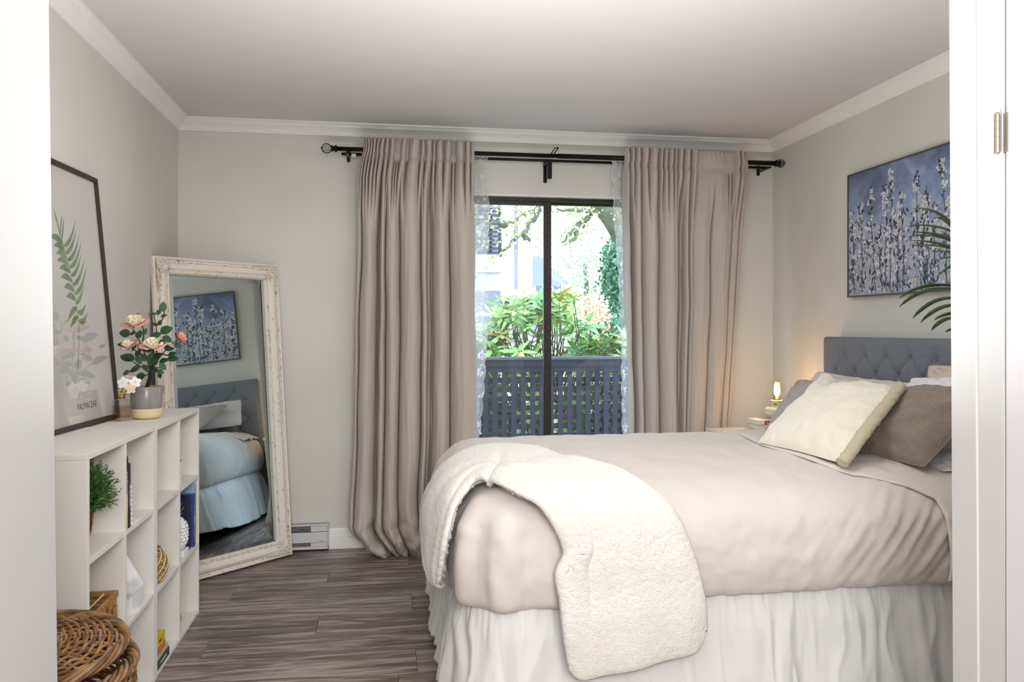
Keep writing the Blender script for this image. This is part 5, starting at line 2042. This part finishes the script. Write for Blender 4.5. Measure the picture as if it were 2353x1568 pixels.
def scrolls(cx, cz, sx, sz, seed, size=1.0, corner=True):
    r_ = random.Random(seed)
    b = MB()
    def sp(x, z, r0, turns, a0, sg, w):
        pts, rs = [], []
        K = 22
        for i in range(K + 1):
            t = i / K
            r = r0 * (1 - t * .82)
            a = a0 + sg * turns * 2 * PI * t
            pts.append((cx + sx * (x + r * cos(a)), -.020 - .004 * t, cz + sz * (z + r * sin(a))))
            rs.append(w * (1 - .45 * t))
        b.tube(pts, rs, 6)
    if corner:
        specs = [(.030, .030, .020, 1.2, 0, 1, .0042), (.055, .028, .013, 1.2, 2, -1, .0036), (.028, .056, .013, 1.2, 4, 1, .0036), (.080, .034, .012, 1.1, 1, 1, .0032), (.034, .082, .012, 1.1, 3, -1, .0032),
                 (.110, .030, .010, 1.1, 0, -1, .003), (.030, .112, .010, 1.1, 5, 1, .003), (.062, .060, .012, 1.2, 2.5, 1, .0034), (.138, .034, .008, 1, 2, 1, .0026), (.034, .140, .008, 1, 0, 1, .0026), (.165, .03, .006, 1, 2, 1, .002), (.03, .168, .006, 1, 0, 1, .002)]
        for s_ in specs: sp(*s_)
        for k in range(9):
            a = k * PI / 16
            p0 = (cx + sx * (.045), -.018, cz + sz * (.045))
            L_ = .035 if k % 2 else .045
            p1 = (cx + sx * (.045 + L_ * cos(a)), -.022, cz + sz * (.045 + L_ * sin(a)))
            b.tube([p0, ((p0[0] + p1[0]) / 2, -.027, (p0[2] + p1[2]) / 2), p1], [.002, .0042, .001], 6, flat=.7)
    else:
        for k in range(-3, 4):
            sp(0, k * .030, .013 - .001 * abs(k), 1.2, k, 1 if k % 2 else -1, .0034)
            sp(.012, k * .030 + .014, .008, 1.0, 2 * k, 1, .0026)
    co = obj('carved_ornament', b, MFR, mir, world=False)
    pb_ = MB()
    if corner:
        x_ = lambda v: cx + sx * v
        z_ = lambda v: cz + sz * v
        L1 = [(.012, .012), (.17, .022), (.13, .05), (.085, .066), (.078, .078), (.066, .085), (.05, .13), (.022, .17)]
        vs = [(x_(a), -.0165, z_(c)) for a, c in L1] + [(x_(a), -.0125, z_(c)) for a, c in L1]
        pb_.add(vs, [tuple(range(8))] + [(k, (k + 1) % 8, 8 + (k + 1) % 8, 8 + k) for k in range(8)])
        obj('ornament_ground', pb_, MFD, co, world=False)


for sx in (-1, 1):
    scrolls(sx * hw, MH, -sx, -1, 1)
    scrolls(sx * hw, 0, -sx, 1, 2)
    scrolls(sx * (hw - .048), MH * .5, 1, 1, 3, corner=False)
i0, i1 = hw - FWD, MH - FWD
gb = .022
obj('glass', MB().box(-i0 + gb, i0 - gb, .0095, .012, FWD + gb, i1 - gb), MIRR, mir, world=False)
# bevelled edge of the glass: four facets tilted slightly
b = MB()
yo, yi = .0125, .0095
o4 = [(-i0 - .004, FWD - .004), (i0 + .004, FWD - .004), (i0 + .004, i1 + .004), (-i0 - .004, i1 + .004)]
n4 = [(-i0 + gb, FWD + gb), (i0 - gb, FWD + gb), (i0 - gb, i1 - gb), (-i0 + gb, i1 - gb)]
for k in range(4):
    a, c = o4[k], o4[(k + 1) % 4]; d, e = n4[(k + 1) % 4], n4[k]
    b.add([(a[0], yo, a[1]), (c[0], yo, c[1]), (d[0], yi, d[1]), (e[0], yi, e[1])], [(0, 1, 2, 3)])
obj('bevelled_edge', b, MIRR, mir, world=False)
obj('backing', MB().box(-hw + .03, hw - .03, .0135, .018, .03, MH - .03), mat('mirror_back', (90, 74, 60), .8), mir, world=False)
# ---------------------------------------------------------------- balcony and garden
DKP = mat('charcoal_stain', (42, 44, 56), .55, var=(30, (52, 54, 66), (1, 1, .3), .4, .65))
bf = tag(obj('balcony_floor', MB().box(-1.0, 3.6, 4.75, 6.2, -.12, -.02), mat('deck_concrete', (140, 140, 142), .9)), 'concrete balcony slab outside the sliding door', 'balcony')
ly = 6.06
ra = thing('lattice_railing', 'charcoal lattice balcony railing outside the sliding door', 'railing', (1.2, ly, 0))
RT = 1.028
obj('cap_rail', MB().box(-.8, 3.4, ly - .045, ly + .05, RT - .022, RT, bev=.002), mat('rail_cap', (90, 94, 106), .4), ra)
obj('face_board', MB().box(-.8, 3.4, ly - .030, ly - .012, RT - .075, RT - .022), DKP, ra)
obj('under_board', MB().box(-.8, 3.4, ly - .020, ly + .0, RT - .117, RT - .075), DKP, ra)
obj('bottom_rail', MB().box(-.8, 3.4, ly - .025, ly + .025, .02, .08), DKP, ra)
for x in (-.80, 3.32):
    obj('post', MB().box(x, x + .09, ly - .045, ly + .045, -.02, RT - .022), DKP, ra)
pit = .0735
x_ref = px(1080 + (400 + 467) / 2 / 6.36, 900, 'y', ly).x     # centre of a hole
vm = hm = None
k0 = int((x_ref + .7) / pit)
for k in range(-k0, int((3.30 - x_ref) / pit)):
    xc = x_ref + (k + .5) * pit
    M = Matrix.Translation((xc - 1.2, -.006, (RT - .10 + .07) / 2))
    if vm is None:
        h_ = (RT - .10) - .07
        o = obj('vertical_slat', MB().box(-.0195, .0195, -.005, .005, -h_ / 2, h_ / 2), DKP, ra, world=False); vm = o.data; o.matrix_local = M
    else:
        piece('vertical_slat', vm, ra, M)
zt_ = px(1200, 780 + (490 + 565) / 2 / 6.36, 'y', ly).z
for k in range(0, 13):
    zc = zt_ - (k + .5) * pit * .985
    if zc < .09: break
    M = Matrix.Translation((1.3 - 1.2, .006, zc))
    if hm is None:
        o = obj('horizontal_slat', MB().box(-2.05, 2.05, -.005, .005, -.0195, .0195), DKP, ra, world=False); hm = o.data; o.matrix_local = M
    else:
        piece('horizontal_slat', hm, ra, M)
tag(obj('garden_ground', MB().box(-40, 60, 6.2, 90, -.5, -.15), mat('garden_soil_grass', (120, 130, 84), .95, var=(1.2, (150, 140, 110), ONE, .4, .6))), 'green and brown garden ground beyond the balcony', 'ground', kind='structure')

# rhododendron
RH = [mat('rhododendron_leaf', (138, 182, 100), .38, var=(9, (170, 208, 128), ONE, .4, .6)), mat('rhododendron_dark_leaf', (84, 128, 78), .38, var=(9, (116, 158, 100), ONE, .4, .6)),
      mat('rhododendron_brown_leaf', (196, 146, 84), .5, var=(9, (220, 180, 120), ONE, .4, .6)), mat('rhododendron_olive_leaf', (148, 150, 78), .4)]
rb = thing('rhododendron', 'leafy rhododendron bush growing behind the balcony railing', 'shrub', (1.5, 7.0, -.15))
leafm = []
for m_ in RH:
    o_ = MB()
    q = leaf_mb(.15, .040, .12)
    leafm.append((q, m_))
rr = random.Random(77)
whorls = []


def bush_top(x):
    return 1.46 + .13 * sin(x * 5.3 + .6) + .07 * sin(x * 13) - .30 * smooth(1.75, 2.25, x) - .1 * smooth(.6, .2, x) + .03


for k in range(600):
    x = rr.uniform(.15, 2.75)
    y = rr.uniform(6.42, 7.5)
    tz = bush_top(x) - (abs(y - 6.95) * .25)
    z = rr.uniform(.1, tz) if rr.random() < .62 else tz - rr.uniform(0, .25)
    whorls.append((y - .3 * z, x, y, z))
whorls.sort()
st = [MB() for _ in RH]
cnt = 0
lds = [None] * 4
stems = MB()
for (_, x, y, z) in whorls:
    c = Vector((x, y, z))
    ax = Vector((rr.uniform(-.6, .6), rr.uniform(-.9, .3), 1)).normalized()
    n = rr.randint(6, 9)
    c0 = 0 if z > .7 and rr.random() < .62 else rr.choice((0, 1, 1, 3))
    a0 = rr.uniform(0, 6)
    e1 = ax.orthogonal().normalized(); e2 = ax.cross(e1)
    for i in range(n):
        a = a0 + 2 * PI * i / n + rr.uniform(-.2, .2)
        d = ((e1 * cos(a) + e2 * sin(a)) + ax * rr.uniform(-.25, .65)).normalized()
        yv = ax.cross(d).normalized()
        nv = d.cross(yv)
        s = rr.uniform(.75, 1.25)
        ci = 2 if rr.random() < .05 else c0
        R = Matrix((d, yv, nv)).transposed().to_4x4()
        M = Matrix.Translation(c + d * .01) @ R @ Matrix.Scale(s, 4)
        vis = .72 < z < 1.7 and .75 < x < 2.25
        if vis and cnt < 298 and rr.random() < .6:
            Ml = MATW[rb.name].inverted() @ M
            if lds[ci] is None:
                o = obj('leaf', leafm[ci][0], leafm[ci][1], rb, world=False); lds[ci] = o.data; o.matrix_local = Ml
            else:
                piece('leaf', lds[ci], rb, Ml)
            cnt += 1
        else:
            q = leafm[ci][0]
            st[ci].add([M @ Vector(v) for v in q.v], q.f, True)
    if rr.random() < .5:
        stems.tube([c, c + Vector((rr.uniform(-.1, .1), rr.uniform(0, .15), -.3)), Vector((1.5 + (x - 1.5) * .5, 7.05, max(-.1, z - .8)))], [.004, .006, .009], 5)
al = MB()
for i, s_ in enumerate(st):
    al.mi = i
    al.add(s_.v, s_.f, True)
o = obj('foliage', al, RH, rb); o['kind'] = 'stuff'
obj('branches', stems, mat('shrub_bark', (110, 96, 84), .8), rb)

# tree with curving trunk to the right
BARK = mat('mossy_bark', (84, 88, 82), .9, var=(7, (112, 118, 92), ONE, .4, .6), bump=(18, 1, ONE, .03))
TL2 = mat('spring_leaf', (168, 186, 118), .6, var=(4, (196, 206, 140), ONE, .4, .6))


def P9(x, y, Y=9.0): return px(x, y, 'y', Y)


tr = thing('garden_tree', 'old mossy tree with a leaning trunk and spreading branches beyond the balcony', 'tree', (3.6, 9.2, -.15))
trunk = [Vector((3.7, 9.6, -.2)), Vector((3.55, 9.4, 1.0)), P9(1475, 620), P9(1440, 550), P9(1410, 500), P9(1380, 465), P9(1350, 430), P9(1300, 380), P9(1240, 340)]
obj('trunk', MB().tube(trunk, [.26, .22, .17, .15, .14, .13, .11, .09, .06], 14), BARK, tr)
brs = [[P9(1362, 488, 8.9), P9(1335, 482, 8.7), P9(1318, 480, 8.6), P9(1280, 480, 8.5)], [P9(1356, 498, 8.9), P9(1330, 515, 8.8), P9(1310, 535, 8.7), P9(1292, 558, 8.6)],
       [P9(1330, 520, 8.8), P9(1322, 545, 8.7), P9(1308, 556, 8.6)], [P9(1250, 455, 8.5), P9(1235, 480, 8.4), P9(1215, 490, 8.3), P9(1190, 500, 8.2), P9(1165, 518, 8.1)],
       [P9(1238, 478, 8.4), P9(1225, 505, 8.3), P9(1205, 535, 8.2), P9(1180, 555, 8.1), P9(1150, 590, 8.0)], [P9(1200, 538, 8.2), P9(1212, 548, 8.2), P9(1218, 552, 8.2)],
       [P9(1410, 500, 9), P9(1440, 450, 9), P9(1460, 380, 9.2)], [P9(1345, 500, 8.9), P9(1340, 525, 8.9)], [P9(1165, 518, 8.1), P9(1140, 510, 8.0), P9(1125, 515, 8)]]
tl = MB()
rr = random.Random(90)
for b in brs:
    b = [Vector(p) for p in b]
    # densify with wobble
    q = []
    for i in range(len(b) - 1):
        for t in range(4):
            p = b[i].lerp(b[i + 1], t / 4)
            q.append(p + Vector((rr.uniform(-.02, .02), 0, rr.uniform(-.02, .02))))
    q.append(b[-1])
    obj('branch', MB().tube(q, [.034 * (1 - .75 * i / len(q)) * rr.uniform(.75, 1.25) for i in range(len(q))], 7), BARK, tr)
    for p in q:
        for k in range(4):
            c = p + Vector((rr.gauss(0, .10), rr.gauss(0, .2), rr.gauss(0, .10) + .03))
            for j in range(3):
                d = Vector((rr.gauss(0, 1), rr.gauss(0, 1), rr.gauss(0, 1))).normalized() * .032
                e = d.cross(Vector((rr.gauss(0, 1), rr.gauss(0, 1), 1))).normalized() * .014
                tl.add([c, c + d * .5 + e, c + d, c + d * .5 - e], [(0, 1, 2, 3)])
for k in range(120):
    c = px(rr.uniform(1185, 1440), rr.uniform(380, 495), 'y', rr.uniform(8.0, 9.6))
    for j in range(6):
        d = Vector((rr.gauss(0, 1), rr.gauss(0, 1), rr.gauss(0, 1))).normalized() * .04
        e = d.cross(Vector((rr.gauss(0, 1), rr.gauss(0, 1), 1))).normalized() * .016
        c2 = c + Vector((rr.gauss(0, .06), rr.gauss(0, .06), rr.gauss(0, .06)))
        tl.add([c2, c2 + d * .5 + e, c2 + d, c2 + d * .5 - e], [(0, 1, 2, 3)])
obj('leaves', tl, TL2, tr)['kind'] = 'stuff'

# bare pale tree further back and clouds of pale twig foliage
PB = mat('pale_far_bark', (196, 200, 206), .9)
bt = thing('bare_tree', 'pale thin tree with bare branches in the far garden', 'tree', (4.3, 16, -.15))
def P16(x, y): return px(x, y, 'y', 16)
bt_l = [[Vector((P16(1312, 800).x, 16, -.2)), P16(1312, 640), P16(1318, 580), P16(1316, 500)], [P16(1314, 590), P16(1300, 545), P16(1298, 480)], [P16(1313, 620), P16(1296, 595), P16(1280, 580)], [P16(1318, 570), P16(1335, 530), P16(1350, 490)], [P16(1316, 610), P16(1330, 595), P16(1345, 590)]]
for i, b in enumerate(bt_l):
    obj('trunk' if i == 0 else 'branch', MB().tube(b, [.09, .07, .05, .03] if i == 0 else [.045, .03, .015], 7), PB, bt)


def cloud_tree(name, label, m, boxes, n, size, base, group=None):
    t = thing(name, label, 'tree' if 'tree' in name or 'conifer' in name else 'shrub', base, group=group)
    b = MB()
    r_ = random.Random(len(label))
    for (x0, y0, x1, y1, Y, dp, k) in boxes:
        cx_, cy_ = (x0 + x1) / 2, (y0 + y1) / 2
        for i in range(k):
            while True:
                u, v = r_.uniform(-1, 1), r_.uniform(-1, 1)
                if u * u + v * v < 1: break
            p = px(cx_ + u * (x1 - x0) / 2, cy_ + v * (y1 - y0) / 2, 'y', Y + r_.uniform(-dp, dp))
            for j in range(4):
                d = Vector((r_.gauss(0, 1), r_.gauss(0, 1), r_.gauss(0, 1))).normalized() * size
                e = d.cross(Vector((r_.gauss(0, 1), r_.gauss(0, 1), 1))).normalized() * size * .4
                c2 = p + Vector((r_.gauss(0, 1), r_.gauss(0, 1), r_.gauss(0, 1))) * size
                b.add([c2, c2 + d * .5 + e, c2 + d, c2 + d * .5 - e], [(0, 1, 2, 3)])
    o_ = obj('foliage', b, m, t)
    o_['kind'] = 'stuff'
    tz = base[2]
    hs = 1.0 if name.endswith('tree') or name == 'conifer' else .5
    obj('trunk', MB().tube([(base[0], base[1], tz), (base[0] + .05, base[1], tz + 1.5 * hs), (base[0], base[1], tz + 2.6 * hs)], [.10 * hs, .07 * hs, .04 * hs], 8), BARK if hs == 1 else mat('shrub_stem', (150, 130, 110), .8), t)
    return t


EV = mat('evergreen', (72, 122, 92), .6, var=(4, (104, 152, 116), ONE, .4, .6))
cloud_tree('conifer', 'dark green evergreen at the right edge of the window view', EV, [(1392, 600, 1450, 700, 10, .35, 420), (1400, 670, 1460, 830, 10, .35, 520), (1396, 555, 1440, 640, 10, .3, 240), (1385, 740, 1440, 850, 9.2, .3, 300)], 0, .06, (3.05, 10, -.15))
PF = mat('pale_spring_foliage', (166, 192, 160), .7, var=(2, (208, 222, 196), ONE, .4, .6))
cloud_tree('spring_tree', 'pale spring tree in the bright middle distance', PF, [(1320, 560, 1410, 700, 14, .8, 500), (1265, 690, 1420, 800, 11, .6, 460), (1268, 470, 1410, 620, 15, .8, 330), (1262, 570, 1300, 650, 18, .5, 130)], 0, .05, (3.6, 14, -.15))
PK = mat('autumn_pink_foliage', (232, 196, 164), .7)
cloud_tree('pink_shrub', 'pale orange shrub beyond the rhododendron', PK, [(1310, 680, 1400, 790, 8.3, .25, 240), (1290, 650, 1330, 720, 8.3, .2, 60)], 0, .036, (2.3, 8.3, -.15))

# neighbouring building with louvred screen
STU = mat('white_stucco', (236, 238, 242), .9, bump=(60, .3, ONE, .004))
GRY = mat('grey_siding', (136, 134, 148), .7)
LOU = mat('louvre_grey', (80, 80, 98), .6)
nb = thing('apartment_building', 'white stucco neighbour building with a grey louvred balcony screen', 'building', (1.2, 12.5, -.15))
obj('wall', MB().box(-2.2, px(1232, 600, 'y', 12).x, 12.3, 14.5, -.15, 5.4), STU, nb)
xr = px(1155, 600, 'y', 12).x
obj('door', MB().box(xr - .75, xr, 12.2, 12.3, -.1, px(1150, 668, 'y', 12.2).z, bev=.01), GRY, nb)
x1_, x2_ = px(1183, 600, 'y', 11.9).x, px(1190, 600, 'y', 11.9).x
obj('drainpipe', MB().box(x1_, x2_, 11.9, 11.96, -.15, 5.2), mat('pipe_mauve', (122, 118, 144), .6), nb)
zb_, zt2 = px(1120, 622, 'y', 12).z, 4.9
obj('balcony_wall', MB().box(xr - 2.4, xr, 12.05, 12.3, zb_ - .02, zb_ + .25), mat('panel_grey', (198, 198, 206), .7), nb)
bm_l = None
k = 0
z = zb_ + .28
while z < zt2:
    M = Matrix.Translation((xr - 1.2 - 1.2, 12.1 - 12.5, z + .15)) @ Matrix.Rotation(.35, 4, 'X')
    if bm_l is None:
        o = obj('louvre', MB().box(-1.2, 1.2, -.035, .035, -.012, .012), LOU, nb, world=False); bm_l = o.data; o.matrix_local = M
    else:
        piece('louvre', bm_l, nb, M)
    z += .064
for dx in (0, .14, 1.2, 2.35):
    obj('louvre_post', MB().box(xr - .04 - dx, xr - dx, 12.15, 12.2, zb_ + .2, zt2), LOU, nb)

fh = thing('garden_house', 'distant house with a grey gabled roof', 'building', (5.6, 25, -.15))
rz0, rz1 = px(1280, 658, 'y', 25).z, px(1262, 600, 'y', 25).z
xl_, xr_ = px(1235, 660, 'y', 25).x, px(1312, 665, 'y', 25).x
obj('wall', MB().box(xl_ - 2, xr_ - .25, 25.3, 28, -.15, rz0), mat('far_wall', (222, 226, 234), .8), fh)
b = MB()
xm = px(1262, 600, 'y', 25).x
b.add([(xl_ - 2, 24.8, rz0), (xr_, 24.8, rz0), (xr_, 24.8, rz0 - .12), (xl_ - 2, 24.8, rz0 - .12), (xl_ - 2, 26.6, rz1 + .3), (xm, 26.6, rz1 + .3), (xr_, 28.4, rz0), (xl_ - 2, 28.4, rz0)], [(0, 1, 5, 4), (0, 3, 2, 1), (1, 6, 5), (4, 5, 6, 7), (3, 7, 6, 2)])
obj('roof', b, mat('far_roof', (112, 118, 140), .8), fh)
obj('window', MB().box(xr_ - 1.6, xr_ - .9, 25.25, 25.32, 1.0, 2.0), mat('far_window', (140, 150, 165), .3), fh)
